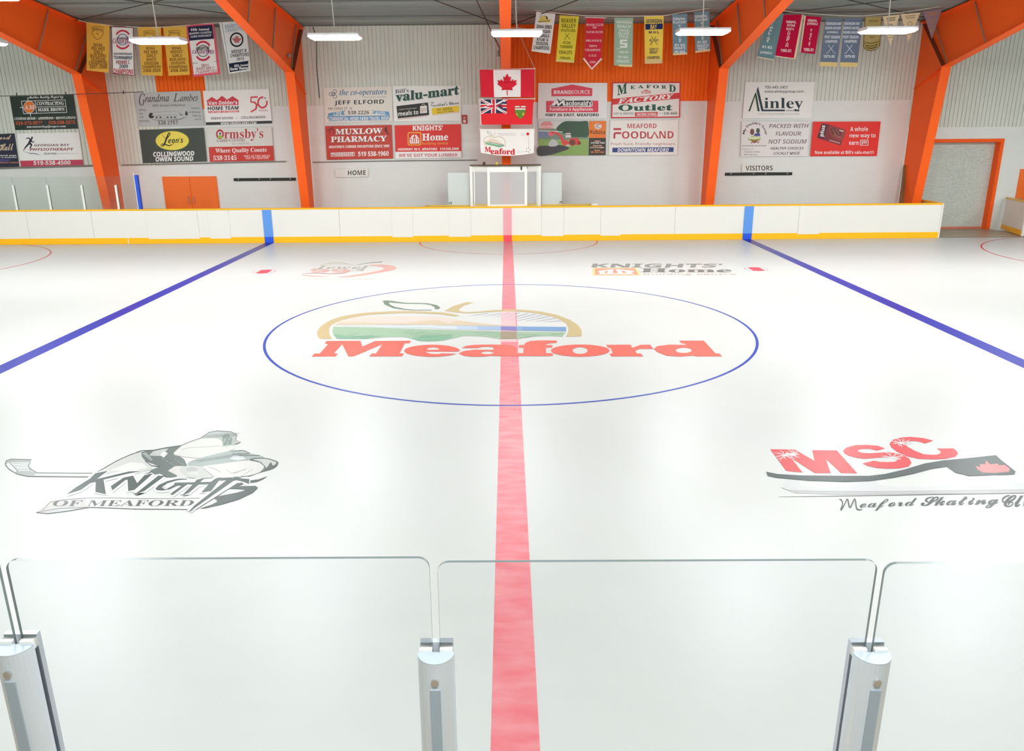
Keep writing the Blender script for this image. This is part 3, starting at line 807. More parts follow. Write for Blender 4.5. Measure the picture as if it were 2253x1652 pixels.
# far left, cut by the photo edge
f = sign('dark navy sign with gold script, cut by the left edge of the photo', K1, [(-415, 482), (140, 462), (188, 788), (-370, 806)], (38, 40, 62), (60, 60, 76))
f.T('Meaford', -190, 112, 482, 548, (205, 180, 150), 'script', .03, -8); f.T('Hall', -10, 132, 562, 632, (215, 195, 165), 'script', .03, -4)
f.T('find us on our facebook page', -260, 160, 674, 692, WHT, 'bold', 0, -4); f.T('great shows & events!', -200, 165, 694, 710, WHT, 'bold', 0, -4)
f.T('12 Nelson St. E. Meaford', -20, 175, 740, 756, (232, 140, 110), 'bold', 0, -2)
f.up(); f.P(ell(10, 725, 90, 10), (70, 70, 140), 'glow_shape')
# physiotherapy
f = sign('white sign with a running figure and maroon foot band, left of the left frame', K1, [(163, 462), (775, 450), (820, 778), (205, 788)], WHT)
f.Q((198, 730), (812, 719), (820, 778), (205, 788), (196, 62, 90))
NV = (42, 40, 58)
f.O(315, 503, 9, 10, NV, name='runner'); f.S([(312, 512), (298, 535), (285, 565)], [16, 26, 22], NV, 'runner', 4)
f.S([(300, 522), (275, 506), (252, 520)], [12, 11, 3], NV, 'runner', 4); f.S([(306, 530), (322, 548), (342, 542)], [10, 10, 3], NV, 'runner', 4)
f.S([(285, 560), (262, 585), (245, 605), (228, 635)], [20, 16, 11, 3], NV, 'runner', 4); f.S([(288, 562), (310, 572), (298, 598), (290, 612)], [18, 16, 12, 3], NV, 'runner', 4)
f.S([(232, 640), (290, 655), (345, 660), (400, 675)], [2, 5, 7, 2], (110, 115, 125), 'swoosh', 4); f.S([(280, 668), (330, 660), (370, 672)], [2, 4, 2], (110, 115, 125), 'swoosh', 4)
f.T('GEORGIAN BAY', 336, 682, 567, 590, (120, 62, 78), 'boldi', .0, -4); f.T('PHYSIOTHERAPY', 290, 724, 606, 634, (150, 36, 52), 'boldi', 0, -4)
f.T('MEAFORD', 432, 556, 651, 669, (90, 92, 98), 'bold'); f.T('GeorgianBayPhysio.com', 566, 768, 653, 668, (165, 168, 170))
f.up(); f.T('519-538-4500', 330, 692, 733, 773, WHT, 'bold', 0, -5)
# grey sign with the orchard sketch
f = sign('grey sign with brown script and a farm building sketch, right of the left frame', K2, [(30, 80), (860, 55), (905, 488), (75, 508)], (188, 193, 192))
BR_, GK = (72, 52, 48), (52, 56, 56)
f.T('G', 90, 165, 88, 242, BR_, 'it', .0); f.T('randma', 166, 466, 102, 200, BR_, 'it', .01, -10)
f.T('L', 518, 600, 88, 190, BR_, 'it', .0, -4); f.T('ambes', 604, 830, 100, 190, BR_, 'it', .01, -8)
f.T('HWY 26 East of Meaford', 262, 662, 228, 254, GK, '', .01, -8)
for s_, a, b, c, d in (('APPLES', 85, 177, 285, 309), ('ARE', 92, 140, 331, 354), ('OUR', 94, 148, 374, 398), ('BUSINESS', 98, 223, 421, 446), ('CIDER &', 742, 855, 263, 286), ('HOMEMADE', 706, 861, 312, 336), ('PIES &', 764, 866, 356, 381), ('JAMS', 788, 872, 403, 429)):
    f.T(s_, a, b, c, d, GK)
f.T('538\u00b72757', 330, 577, 436, 482, (52, 42, 42), '', .02, -8)
f.P(smooth_loop([(212, 370), (222, 338), (245, 332), (268, 342), (252, 360), (278, 378), (262, 398), (225, 396)]), (36, 40, 38), 'tree_drawing')
f.P(smooth_loop([(668, 350), (680, 306), (700, 340), (700, 360), (680, 362)]), (36, 40, 38), 'tree_drawing')
f.S([(250, 415), (340, 424), (480, 420), (600, 412), (690, 378)], [3, 6, 5, 8, 3], (60, 64, 62), 'ground_drawing', 4)
for a in ([(262, 325), (400, 318), (560, 312)], [(280, 365), (560, 355)], [(290, 402), (560, 400)], [(560, 370), (590, 335), (640, 350), (640, 395)], [(560, 370), (560, 408)], [(590, 300), (590, 335)], [(345, 370), (345, 402)], [(420, 368), (420, 402)]):
    f.S(a, 3, (96, 102, 100), 'building_drawing')
for x in (300, 350, 440, 485, 530): f.P([(x, 378), (x+20, 377), (x+20, 396), (x, 397)], (48, 52, 50), 'window_drawing')
f.P([(605, 350), (625, 348), (625, 362), (605, 364)], (48, 52, 50), 'window_drawing')
# white sign with red roofs
f = sign('white sign with three red roofs, a large red 50 and a black foot band', K2, [(890, 55), (1718, 30), (1757, 463), (930, 485)], WHT)
f.Q((928, 450), (1754, 430), (1757, 463), (930, 485), (40, 42, 42)); f.up()
f.T('WWW.VANDOLDERS.COM', 1112, 1562, 450, 482, WHT, 'bold', .02, -9)
RD = (214, 52, 66)
f.P([(930, 187), (1003, 131), (1068, 172), (1130, 118), (1196, 168), (1262, 122), (1343, 176), (1335, 182), (1338, 234), (948, 243), (946, 192)], RD, 'roof_emblem'); f.up()
f.T("Van Dolder's", 958, 1322, 184, 234, WHT, 'bold', .02, -9); f.T('HOME TEAM', 952, 1340, 254, 299, BLK, 'bold', .02, -9)
f.Q((956, 309), (1342, 299), (1344, 325), (960, 336), RD); f.up(); f.T('CUSTOM EXTERIORS', 966, 1330, 309, 334, (245, 225, 225), 'bold', .02, -9)
f.O(1638, 202, 66, 76, RD, .70, 'round_emblem', 40, -20, 280); f.S([(1578, 133), (1494, 136), (1494, 196), (1540, 200), (1566, 232), (1556, 282), (1490, 322)], [20, 20, 20, 22, 24, 22, 18], RD, 'numeral_emblem')
f.S([(1663, 140), (1678, 156)], 10, BLK, 'star_emblem')
f.T('YEARS', 1590, 1706, 292, 315, (205, 130, 140), '', .01, -3); f.T('OWEN SOUND', 992, 1270, 387, 416, (70, 66, 62), '', .015, -6); f.T('COLLINGWOOD', 1368, 1674, 376, 406, (70, 66, 62), '', .015, -7); f.O(1316, 397, 4, 5, (70, 66, 62), name='dot')
# dark sign with yellow oval
f = sign('dark charcoal sign with a yellow oval and white lettering, above the orange doors', K2, [(92, 545), (900, 520), (940, 940), (138, 962)], (62, 70, 62), (70, 76, 70))
f.O(507, 680, 214, 124, (96, 128, 44), name='oval_rim', n=48); f.up(); f.O(507, 680, 207, 118, (238, 222, 84), name='oval', n=48); f.up()
f.S([(380, 605), (430, 655), (478, 600), (462, 584), (440, 640), (418, 700), (400, 738), (375, 748), (368, 730), (400, 722), (470, 742), (530, 715)], [4, 8, 12, 12, 18, 20, 16, 10, 8, 12, 13, 3], (30, 30, 26), 'script_capital', 4)
f.T("eon's", 456, 644, 648, 714, (30, 30, 26), 'boldi', .0, -8)
f.T('COLLINGWOOD', 268, 784, 822, 882, WHT, 'bold', .025, -14); f.T('OWEN SOUND', 297, 770, 886, 944, WHT, 'bold', .025, -11)
# garden centre
f = sign('pale grey sign with dark red serif name above a red lower band', K2, [(945, 525), (1752, 508), (1786, 930), (978, 945)], (222, 222, 216))
f.Q((963, 760), (1772, 743), (1786, 930), (978, 945), (204, 50, 40)); f.up()
DR = (186, 42, 56)
f.O(1105, 600, 50, 62, DR, .60, 'letter_ring'); f.T("rmsby's", 1160, 1648, 532, 690, DR, 'serif', .0, -10)
f.P(smooth_loop([(1080, 630), (1105, 606), (1138, 632), (1140, 650), (1085, 650)]), (150, 190, 60), 'garden_drawing'); f.O(1108, 592, 12, 14, (70, 66, 90), name='garden_figure')
f.T('GARDEN CENTRE', 1064, 1422, 664, 700, (126, 70, 74), 'serif', -.01, -9); f.T('R.R. 4 MEAFORD', 1255, 1476, 706, 732, (160, 160, 156), '', 0, -4)
f.T('Where Quality Counts', 1048, 1690, 778, 848, WHT, 'serif', 0, -14); f.T('538\u00b73145', 1020, 1312, 868, 928, WHT, 'serif', 0, -6)
f.T('HWY 26 TWO MILES', 1406, 1730, 862, 887, (250, 215, 210), '', .01, -5); f.T('EAST OF MEAFORD', 1430, 1716, 888, 914, (250, 215, 210), '', .01, -5)
# insurance
f = sign('cream sign with a blue flower emblem and blue ribbons, right of the second orange frame', K3, [(575, 120), (1338, 100), (1356, 498), (592, 516)], (232, 228, 218))
for cx, cy in ((655, 190), (700, 160), (702, 216)): f.O(cx, cy, 22, 22, (44, 60, 72), .78, 'flower_emblem', 20)
for a in range(0, 360, 45): f.S([(680+8*math.cos(math.radians(a)), 188+8*math.sin(math.radians(a))), (680+26*math.cos(math.radians(a)), 188+26*math.sin(math.radians(a)))], [3, 9], (40, 90, 130), 'flower_emblem')
BLU = (86, 128, 160)
f.T('the co-operators', 752, 1286, 134, 222, BLU, 'serifi', .0, -10); f.T('Insurance Services', 1035, 1286, 212, 234, (170, 170, 166), '', .0, -6)
f.T('JEFF ELFORD', 695, 1254, 262, 322, BLK, '', .02, -12); f.T('390 SYKES ST. N', 622, 892, 341, 368, (60, 60, 60), '', 0, -4); f.T('538\u00b72226', 848, 1085, 378, 418, BLK, '', .02, -3)
RB = (100, 158, 200)
f.P([(624, 408), (690, 392), (820, 376), (796, 398), (816, 420), (690, 436), (622, 438)], RB, 'ribbon'); f.P([(1112, 372), (1165, 380), (1308, 386), (1312, 402), (1318, 428), (1150, 412), (1112, 404), (1150, 392)], RB, 'ribbon')
f.P([(612, 442), (760, 436), (1316, 430), (1320, 440), (1300, 484), (800, 490), (634, 496)], (84, 146, 190), 'ribbon'); f.up()
f.T('LIFE', 686, 776, 394, 432, WHT, 'bold', 0, -6); f.T('AUTO', 1156, 1264, 386, 422, WHT, 'bold', 0, 4); f.T('COMMERCIAL\u00b7HOME\u00b7FARM\u00b7TRAVEL\u00b7RRSP', 630, 1304, 448, 490, WHT, 'bold', 0, -8)
# grocer
f = sign('white sign with slanted dark green serif lettering and black tag', K3, [(1352, 98), (2118, 95), (2122, 492), (1362, 498)], (240, 242, 238))
GN = (24, 72, 58)
f.T("Bill's", 1380, 1532, 138, 184, (50, 66, 62), 'serif', 0, -16); f.T('valu-mart', 1396, 2106, 176, 286, (190, 205, 200), 'serif', .03, -84, name='shadow_lettering'); f.up(); f.T('valu-mart', 1384, 2100, 170, 278, GN, 'serif', .03, -84)
f.P([(1398, 340), (1412, 468), (1750, 430), (1748, 440), (1410, 480)], (226, 190, 190), 'tag_shade'); f.up(); f.P([(1393, 325), (1750, 283), (1763, 425), (1410, 463)], (34, 32, 28), 'tag'); f.up()
f.T('GREAT FOOD FAST', 1424, 1622, 358, 372, (190, 190, 180), 'bold', 0, -18); f.T('meals to', 1414, 1640, 386, 438, WHT, 'bold', .0, -22)
f.P([(1660, 326), (1736, 318), (1740, 400), (1662, 408)], (238, 232, 226), 'bag_drawing'); f.S([(1680, 324), (1686, 306), (1704, 302), (1716, 320)], 5, (225, 218, 210), 'bag_drawing', 4); f.up(); f.T('go', 1672, 1728, 345, 398, (180, 170, 160), 'bold')
f.S([(1772, 292), (1800, 278), (1808, 292), (1786, 306), (1790, 330)], [3, 6, 5, 5, 3], (40, 40, 40), 'script_flourish', 4); f.T("resident's Choice", 1800, 2098, 292, 332, (40, 40, 40), 'script', .01, -30)
f.P([(1796, 352), (2098, 324), (2106, 398), (1800, 430)], (230, 205, 185), 'label_shade'); f.up(); f.P([(1792, 348), (2100, 320), (2102, 385), (1795, 420)], (242, 208, 14), 'yellow_label'); f.up(); f.T('no name', 1848, 2028, 350, 382, (130, 110, 20), 'serifi', 0, -12); f.T('SAVES YOU MORE', 1850, 2042, 390, 406, (50, 44, 20), 'bold', 0, -16)
# pharmacy
f = sign('brick red sign with white slab lettering and small dark figures, above the HOME sign', K3, [(590, 550), (1340, 536), (1356, 915), (610, 930)], (196, 62, 48), (120, 30, 26))
f.T('MUXLOW', 710, 1240, 585, 652, (90, 26, 22), 'serif', .03, -12, name='shadow_lettering'); f.T('PHARMACY', 660, 1290, 672, 738, (90, 26, 22), 'serif', .03, -12, name='shadow_lettering'); f.up()
f.T('MUXLOW', 705, 1236, 581, 647, WHT, 'serif', .03, -12); f.T('PHARMACY', 655, 1286, 668, 734, WHT, 'serif', .03, -12)
DK = (84, 28, 24)
f.S([(605, 600), (640, 592), (668, 570)], [4, 10, 6], DK, 'skater_figure', 4); f.S([(640, 592), (648, 615), (630, 630)], [8, 7, 4], DK, 'skater_figure', 4); f.S([(662, 575), (690, 605), (680, 640)], [8, 7, 4], DK, 'skater_figure', 4); f.O(672, 566, 7, 8, DK, name='skater_figure')
f.O(1275, 566, 9, 10, DK, name='player_figure'); f.S([(1272, 576), (1276, 600), (1290, 620), (1308, 648)], [24, 26, 14, 5], DK, 'player_figure', 4); f.S([(1262, 590), (1285, 625), (1325, 650)], [5, 4, 4], DK, 'player_figure', 4)
f.T("MEAFORD'S CORNER DRUGSTORE SINCE 1903", 635, 1314, 770, 800, WHT, 'bold', .01, -12)
f.P([(653, 850), (922, 843), (924, 888), (657, 894)], WHT, 'outline_box'); f.up(); f.P([(659, 856), (917, 849), (919, 883), (662, 889)], (186, 52, 44), 'box_fill'); f.up(); f.T('PHARMASAVE', 668, 910, 855, 886, WHT, 'bold', .02, -5); f.T('519 538-1960', 963, 1307, 838, 890, WHT, 'bold', .02, -6)
# lumber
f = sign('bright red sign with a yellow rounded square and a white foot band about lumber', K3, [(1372, 542), (2118, 528), (2127, 905), (1385, 918)], (226, 42, 34))
f.Q((1382, 840), (2124, 832), (2127, 905), (1385, 918), WHT); f.up()
f.T("KNIGHTS'", 1578, 1916, 544, 602, WHT, 'bold', .03, -4)
def rrect(x0, x1, y0, y1, r):
    o = []
    for cx, cy, a in ((x1-r, y0+r, -90), (x1-r, y1-r, 0), (x0+r, y1-r, 90), (x0+r, y0+r, 180)):
        o += ell(cx, cy, r, r, 5, a, a+90)
    return o
f.P(rrect(1520, 1674, 618, 768, 22), (240, 184, 50), 'yellow_square'); f.up(); f.P(rrect(1531, 1663, 629, 757, 15), (222, 48, 36), 'square_fill'); f.up()
def house(f, x, y, s, rgb):          # house-shaped mark made of two stems
    Pn = lambda l, n: f.P([(x+a*s, y+b*s) for a, b in l], rgb, n)
    Pn([(-.52, -.06), (-.06, -.48), (-.06, -.26), (-.52, .04)], 'house_emblem'); Pn([(.52, -.06), (.06, -.48), (.06, -.26), (.52, .04)], 'house_emblem')
    for q in (-1, 1):
        Pn([(q*.30, -.34), (q*.14, -.46), (q*.14, .50), (q*.30, .50)], 'house_emblem'); Pn([(q*.38, .05), (q*.52, .08), (q*.52, .5), (q*.38, .5)], 'house_emblem')
    Pn([(-.05, -.10), (.05, -.10), (.05, .5), (-.05, .5)], 'house_emblem'); Pn([(-.5, .42), (.5, .42), (.5, .5), (-.5, .5)], 'house_emblem')
house(f, 1597, 694, 104, WHT)
f.T('Home', 1682, 1978, 636, 716, WHT, 'serif', .05, -6); f.T('building centre', 1682, 1976, 728, 770, (240, 160, 60), 'bold', -.01, -3); f.T('HIGHWAY 26 E., MEAFORD   519.538.2000', 1412, 2096, 798, 830, WHT, 'bold', .01, -7)
f.T("WE'VE GOT YOUR LUMBER.", 1420, 2092, 862, 898, (200, 46, 68), 'bold', -.005, -6)
# furniture
f = sign('white sign with a pink red house shape above a pink band', K5, [(75, 68), (885, 65), (881, 482), (70, 486)], (238, 238, 238))
PK = (226, 62, 88)
f.P([(230, 135), (475, 84), (710, 130), (708, 220), (230, 222)], PK, 'house_emblem'); f.P([(230, 228), (708, 226), (708, 231), (230, 234)], (210, 205, 200), 'underline'); f.up()
f.T('BRAND', 258, 468, 153, 196, WHT, 'bold', .01, 0); f.T('SOURCE', 470, 680, 150, 195, WHT, '', .0, -1)
f.P([(168, 278), (780, 274), (780, 410), (168, 411)], PK, 'band'); f.up()
f.P([(200, 348), (232, 322), (290, 244), (330, 262), (368, 246), (400, 268), (470, 256), (500, 262), (600, 254), (690, 262), (715, 300), (712, 338), (690, 348)], (236, 236, 236), 'name_plate'); f.up()
f.P([(214, 342), (250, 318), (300, 252), (312, 262), (332, 282), (368, 256), (400, 276), (690, 270), (706, 300), (702, 336)], (32, 40, 40), 'name_outline'); f.up()
f.P([(236, 334), (290, 268), (302, 262), (318, 310), (362, 268), (382, 268), (394, 334), (368, 334), (360, 300), (316, 334), (302, 334), (290, 304), (268, 334)], WHT, 'big_capital'); f.T("acdonald's", 398, 698, 276, 334, WHT, 'bold', .04, 0)
f.T('Furniture & Appliances', 212, 716, 358, 402, WHT, 'bold', .015, -2); f.T('HWY 26 EAST, MEAFORD', 162, 785, 424, 464, BLK, 'bold', .02, -1)
# tractor picture
f = sign('picture sign of a red loader tractor on a lawn with orange and dark side panels', K5, [(80, 516), (872, 512), (866, 913), (78, 916)], (218, 222, 220))
f.P([(80, 600), (200, 596), (300, 605), (668, 590), (665, 735), (80, 735)], (128, 150, 130), 'hedge_picture')
f.P(smooth_loop([(290, 610), (320, 560), (380, 520), (460, 514), (560, 516), (650, 514), (664, 560), (664, 690), (560, 700), (470, 700), (380, 660)]), (60, 92, 68), 'tree_picture')
f.P([(78, 725), (300, 740), (560, 726), (666, 724), (664, 914), (78, 916)], (142, 176, 96), 'lawn_picture'); f.up()
f.P([(80, 632), (170, 634), (205, 655), (205, 700), (82, 712)], (120, 136, 168), 'van_picture'); f.S([(80, 625), (360, 640)], 8, (235, 240, 235), 'roof_picture')
f.P(smooth_loop([(78, 812), (200, 802), (330, 795), (440, 830), (330, 878), (200, 912), (78, 914)], 5), (74, 72, 76), 'gravel_picture'); f.up()
f.P(smooth_loop([(195, 800), (215, 745), (250, 725), (300, 760), (305, 795), (250, 812)]), (196, 204, 204), 'stone_picture'); f.up()
LD = (222, 74, 70)
f.P([(190, 655), (215, 632), (270, 640), (262, 672), (225, 695), (195, 675)], (232, 110, 118), 'loader_picture'); f.S([(230, 645), (300, 660), (345, 700), (375, 775), (420, 790)], [22, 26, 28, 34, 24], LD, 'loader_picture', 4)
f.S([(375, 745), (430, 770), (490, 805)], [34, 30, 8], LD, 'loader_picture', 3); f.P([(445, 715), (540, 712), (578, 770), (560, 792), (470, 795), (440, 765)], LD, 'tractor_picture')
f.up(); f.O(475, 765, 36, 34, (120, 60, 58), name='wheel_picture'); f.O(555, 770, 22, 22, (150, 50, 44), name='wheel_picture'); f.S([(400, 650), (400, 590), (430, 560), (470, 560)], 6, (70, 80, 76), 'roll_bar_picture', 3)
f.P([(395, 655), (455, 652), (462, 705), (398, 708)], (226, 226, 224), 'driver_picture'); f.S([(392, 672), (460, 670)], 8, (60, 60, 64), 'driver_picture'); f.O(434, 618, 16, 20, (90, 76, 70), name='driver_picture'); f.O(425, 800, 26, 14, (200, 196, 180), name='stone_picture')
f.P([(105, 550), (140, 520), (215, 518), (248, 555), (246, 600), (108, 606)], (232, 150, 150), 'badge'); f.up(); f.T('EARTH POWER', 112, 246, 566, 592, (240, 225, 225), 'bold', .02)
f.P([(672, 514), (872, 512), (868, 712), (670, 714)], (240, 128, 44), 'orange_panel'); f.P([(670, 712), (868, 710), (866, 913), (666, 914)], (62, 56, 46), 'dark_panel'); f.up()
f.O(776, 574, 44, 34, (228, 222, 216), name='round_mark'); f.up(); f.S([(740, 590), (775, 555), (812, 548)], [4, 12, 4], (210, 100, 70), 'round_mark', 3); f.S([(770, 545), (768, 600)], 7, (150, 160, 165), 'round_mark'); f.S([(772, 574), (800, 600)], 7, (150, 160, 165), 'round_mark')
f.T('Kubota', 686, 858, 614, 662, (52, 40, 34), 'bold', -.02, 4)
for s_, x0, x1, y0, rgb in (('Meaford', 738, 804, 738, (240, 200, 180)), ('519-538-1000', 692, 854, 760, (240, 240, 235)), ('Owen Sound', 718, 820, 790, (240, 200, 180)), ('519-376-8880', 684, 846, 814, (240, 200, 180)), ('Elmvale', 736, 800, 846, (240, 180, 130)), ('705-456-3132', 686, 846, 868, (250, 150, 90))):
    f.T(s_, x0, x1, y0, y0+18, rgb, 'bold', .02)
# outlet
f = sign('red bordered white sign with green slab lettering and slanted red band', K5, [(942, 58), (1744, 54), (1737, 472), (930, 480)], (208, 36, 56), (180, 40, 50))
f.P([(955, 72), (1732, 68), (1724, 458), (944, 466)], (240, 238, 232), 'white_field'); f.up()
G2 = (20, 84, 62)
f.T('M', 1003, 1116, 95, 213, G2, 'serif', .04, -26); f.T('D', 1608, 1688, 84, 166, G2, 'serif', .04, 12)
for ch, x, y in (('E', 1155, 98), ('A', 1242, 90), ('F', 1340, 88), ('O', 1420, 90), ('R', 1520, 94)): f.T(ch, x, x+58+(12 if ch in 'AO' else 0), y, y+40, G2, 'serif', .03)
f.P([(1285, 190), (1285, 165), (1340, 146), (1395, 163), (1388, 190)], (206, 70, 70), 'small_house'); f.up(); f.T('MFO', 1296, 1382, 160, 188, WHT, 'bold', .02)
f.P([(950, 252), (1732, 180), (1730, 250), (946, 322)], (214, 44, 44), 'slanted_band'); f.up()
f.T('FACTORY', 1006, 1665, 254, 310, WHT, 'serifi', .05, -62); f.T('Outlet', 1014, 1652, 320, 396, G2, 'serif', .06, -6)
f.T('HWY 26, MEAFORD', 962, 1192, 412, 446, (96, 100, 98), '', 0, -3); f.P([(1208, 412), (1478, 405), (1472, 456), (1212, 460)], (208, 50, 56), 'savings_band'); f.up(); f.T('AMAZING SAVINGS', 1226, 1462, 420, 454, (246, 230, 228), 'bold', .03, -4); f.T('(519)', 1492, 1540, 416, 430, (120, 120, 120)); f.T('538-4443', 1550, 1706, 408, 440, (50, 52, 52), '', .015, -3)
# foodland
f = sign('white sign with rounded dark red lettering and a navy foot strip, below the outlet sign', K5, [(922, 506), (1718, 500), (1704, 912), (902, 916)], (240, 238, 232))
FR = (186, 44, 58)
f.T('MEAFORD', 1120, 1462, 544, 598, FR, '', .02, -2); f.T('OOD', 1058, 1345, 634, 718, FR, '', .03); f.S([(1362, 640), (1362, 710), (1402, 710)], 18, FR, 'lettering'); f.S([(1402, 716), (1438, 640), (1480, 716)], 18, FR, 'lettering'); f.T('ND', 1496, 1662, 632, 716, FR, '', .03)
f.S([(958, 608), (1048, 607)], 22, FR, 'capital_letter'); f.S([(1048, 655), (985, 655), (970, 668), (968, 718)], 22, FR, 'capital_letter', 3)
f.T('Fresh food. Friendly neighbours.', 930, 1690, 764, 806, (182, 110, 112), '', .0, -2); f.P([(946, 826), (1664, 820), (1661, 875), (944, 880)], (46, 66, 132), 'navy_strip'); f.up(); f.T('DOWNTOWN MEAFORD', 1004, 1606, 832, 874, WHT, 'boldi', .0, -2)
# engineers
f = sign('white sign with a tall green and navy peak emblem, right of the fourth orange frame', K6, [(412, 106), (1202, 104), (1162, 518), (380, 520)], (240, 240, 236))
f.T('705-445-3451', 632, 892, 148, 181, (40, 42, 44), '', .01); f.T('www.ainleygroup.com', 630, 1072, 196, 236, (40, 42, 44), '', .01)
f.P([(446, 438), (520, 240), (536, 220), (576, 438), (552, 438), (524, 268), (466, 438)], (24, 60, 44), 'peak_emblem'); f.P([(540, 205), (556, 154), (618, 418), (862, 418), (862, 438), (596, 438)], (26, 44, 62), 'peak_emblem'); f.P([(978, 420), (1026, 420), (1026, 438), (974, 438)], (26, 44, 62), 'bar_emblem')
f.T('inley', 626, 1066, 284, 438, (26, 40, 50), 'serif', .0); f.T('GROUP', 872, 974, 420, 438, (60, 64, 66), 'bold'); f.T('CONSULTING ENGINEERS & PLANNERS', 558, 1028, 456, 480, (176, 178, 178), '', 0)
# soup
f = sign('pale sign with an arched name and two small heads over a pot', K6, [(372, 553), (1145, 551), (1116, 949), (357, 953)], (232, 228, 226))
f.A("My Daddy's Soup", 522, 718, 112, 126, 172, 6, 34, (50, 40, 48), '', .02)
f.O(490, 672, 24, 36, (112, 78, 66), name='head_drawing'); f.O(556, 658, 22, 30, (88, 92, 82), name='head_drawing'); f.P([(520, 690), (578, 684), (580, 725), (500, 735)], (82, 78, 160), 'shirt_drawing'); f.up()
f.O(515, 748, 72, 32, (150, 168, 80), name='pot_drawing'); f.O(515, 740, 46, 16, (222, 226, 190), name='pot_drawing'); f.up(); f.O(466, 738, 18, 18, (226, 226, 210), name='hand_drawing'); f.O(564, 736, 18, 18, (222, 222, 180), name='hand_drawing'); f.P([(480, 770), (555, 768), (545, 792), (490, 793)], (160, 90, 70), 'pot_drawing')
for x in (475, 510, 550): f.S([(x, 802), (x+22, 784)], 8, (130, 60, 60), 'flame_drawing')
MR = (92, 40, 44)
f.T('PACKED WITH', 682, 1130, 582, 628, MR, 'ital', .005, -2); f.T('FLAVOUR', 757, 1044, 668, 715, MR, 'ital', .005, -1); f.T('NOT SODIUM', 675, 1110, 758, 806, MR, 'ital', .005, -2)
f.T('HEALTHY CHOICES', 697, 1077, 844, 874, (52, 48, 50), 'ital', .01, -2); f.T('LOCALLY MADE', 730, 1034, 900, 931, (52, 48, 50), 'ital', .01, -2)
f.T('Unmistakably Homemade!', 370, 652, 820, 842, (90, 86, 88), 'ital', .0, -2); f.T('AVAILABLE AT', 370, 505, 862, 874, (130, 126, 128), 'ital'); f.T('Grandma Lambes', 400, 582, 888, 906, (90, 86, 88), 'ital'); f.T('Bills Valumart', 400, 550, 920, 938, (90, 86, 88), 'ital')
# points card
f = sign('red sign with a tilted maroon card and white sentence, rightmost sign on the wall', K6, [(1180, 556), (1951, 553), (1906, 945), (1148, 948)], (232, 38, 26))
f.P([(1288, 574), (1340, 580), (1548, 648), (1548, 664), (1500, 816), (1490, 826), (1232, 744), (1226, 732), (1276, 580)], (132, 42, 52), 'card'); f.up()
f.P([(1288, 574), (1352, 592), (1302, 752), (1230, 736)], (92, 30, 40), 'card_strip'); f.P(smooth_loop([(1372, 606), (1440, 626), (1546, 660), (1520, 756), (1470, 764), (1400, 720), (1368, 660)]), (150, 62, 58), 'steak_picture'); f.up(); f.P(smooth_loop([(1390, 625), (1450, 640), (1500, 668), (1490, 720), (1430, 715), (1390, 680)]), (108, 40, 42), 'steak_picture')
for a in ([(1400, 640), (1440, 700)], [(1440, 640), (1480, 705)], [(1420, 700), (1500, 740)]): f.S(a, 5, (190, 140, 120), 'steak_picture')
f.S([(1365, 765), (1488, 800)], 12, (205, 150, 145), 'card_number'); f.S([(1480, 655), (1530, 665)], 12, (225, 200, 195), 'card_mark')
f.W('plus', lambda u, w_: (1308-56*w_+u*26, 728-126*u-10*w_), WHT, 'bold', .01)
f.T('A whole', 1604, 1806, 614, 664, WHT, '', .025, -2); f.T('new way to', 1597, 1892, 694, 750, WHT, '', .025, -2); f.T('earn', 1590, 1698, 782, 820, WHT, '', .025)
f.P(rrect(1716, 1810, 762, 826, 10), WHT, 'outline_box'); f.up(); f.P(rrect(1722, 1804, 768, 820, 6), (200, 34, 34), 'box_fill'); f.up(); f.T('pts', 1734, 1794, 772, 816, WHT, 'bold')
f.T("Now available at Bill's valu-mart\u00ae", 1203, 1878, 884, 924, WHT, '', .02, -2)
# HOME and VISITORS
f = sign('small white HOME sign on the block wall under the pharmacy sign', K3, [(705, 1036), (1075, 1028), (1073, 1120), (708, 1128)], (232, 231, 224)); f.T('HOME', 848, 1047, 1050, 1104, BLK, '', .03, -4)
f = sign('small white VISITORS sign on the block wall above the right black rail', K6, [(375, 1040), (755, 1038), (752, 1130), (372, 1131)], (232, 231, 224)); f.T('VISITORS', 417, 723, 1056, 1112, BLK, '', .02, -2)

# ================================================================ BANNERS UNDER THE ROOF
YH = 13.1
BS = 380/2242
B1, B2, B4, B5, B6, B7 = [(o, 0, BS) for o in (0, 360, 1020, 1380, 1600, 1873)]
M_line = mat('banner_line', (222, 220, 205), .5)
for pts, lab in (([(172, 44), (190, 49), (250, 57), (310, 60), (360, 59.5), (420, 55), (470, 50.5), (515, 48), (575, 44)], 'pale line carrying the gold and white banners in the left bay'),
                 ([(1166, 19), (1173, 21.7), (1237, 30), (1291, 34.7), (1352, 35.6), (1391, 35.6), (1460, 34.7), (1510, 25.8), (1568, 17.8), (1600, 14)], 'pale line carrying the banners in front of the orange siding'),
                 ([(1690, 18), (1737, 25.8), (1807, 32), (1864, 34.7), (1898, 35), (1941, 31), (1980, 28), (2029, 20.7), (2083, 11.9)], 'pale line carrying the crimson and slate banners in the right bay')):
    tag(MB().tube([at(x, y, YH) for x, y in pts], .012, 6).build('banner_line', M_line), lab, 'line', 'banner lines')
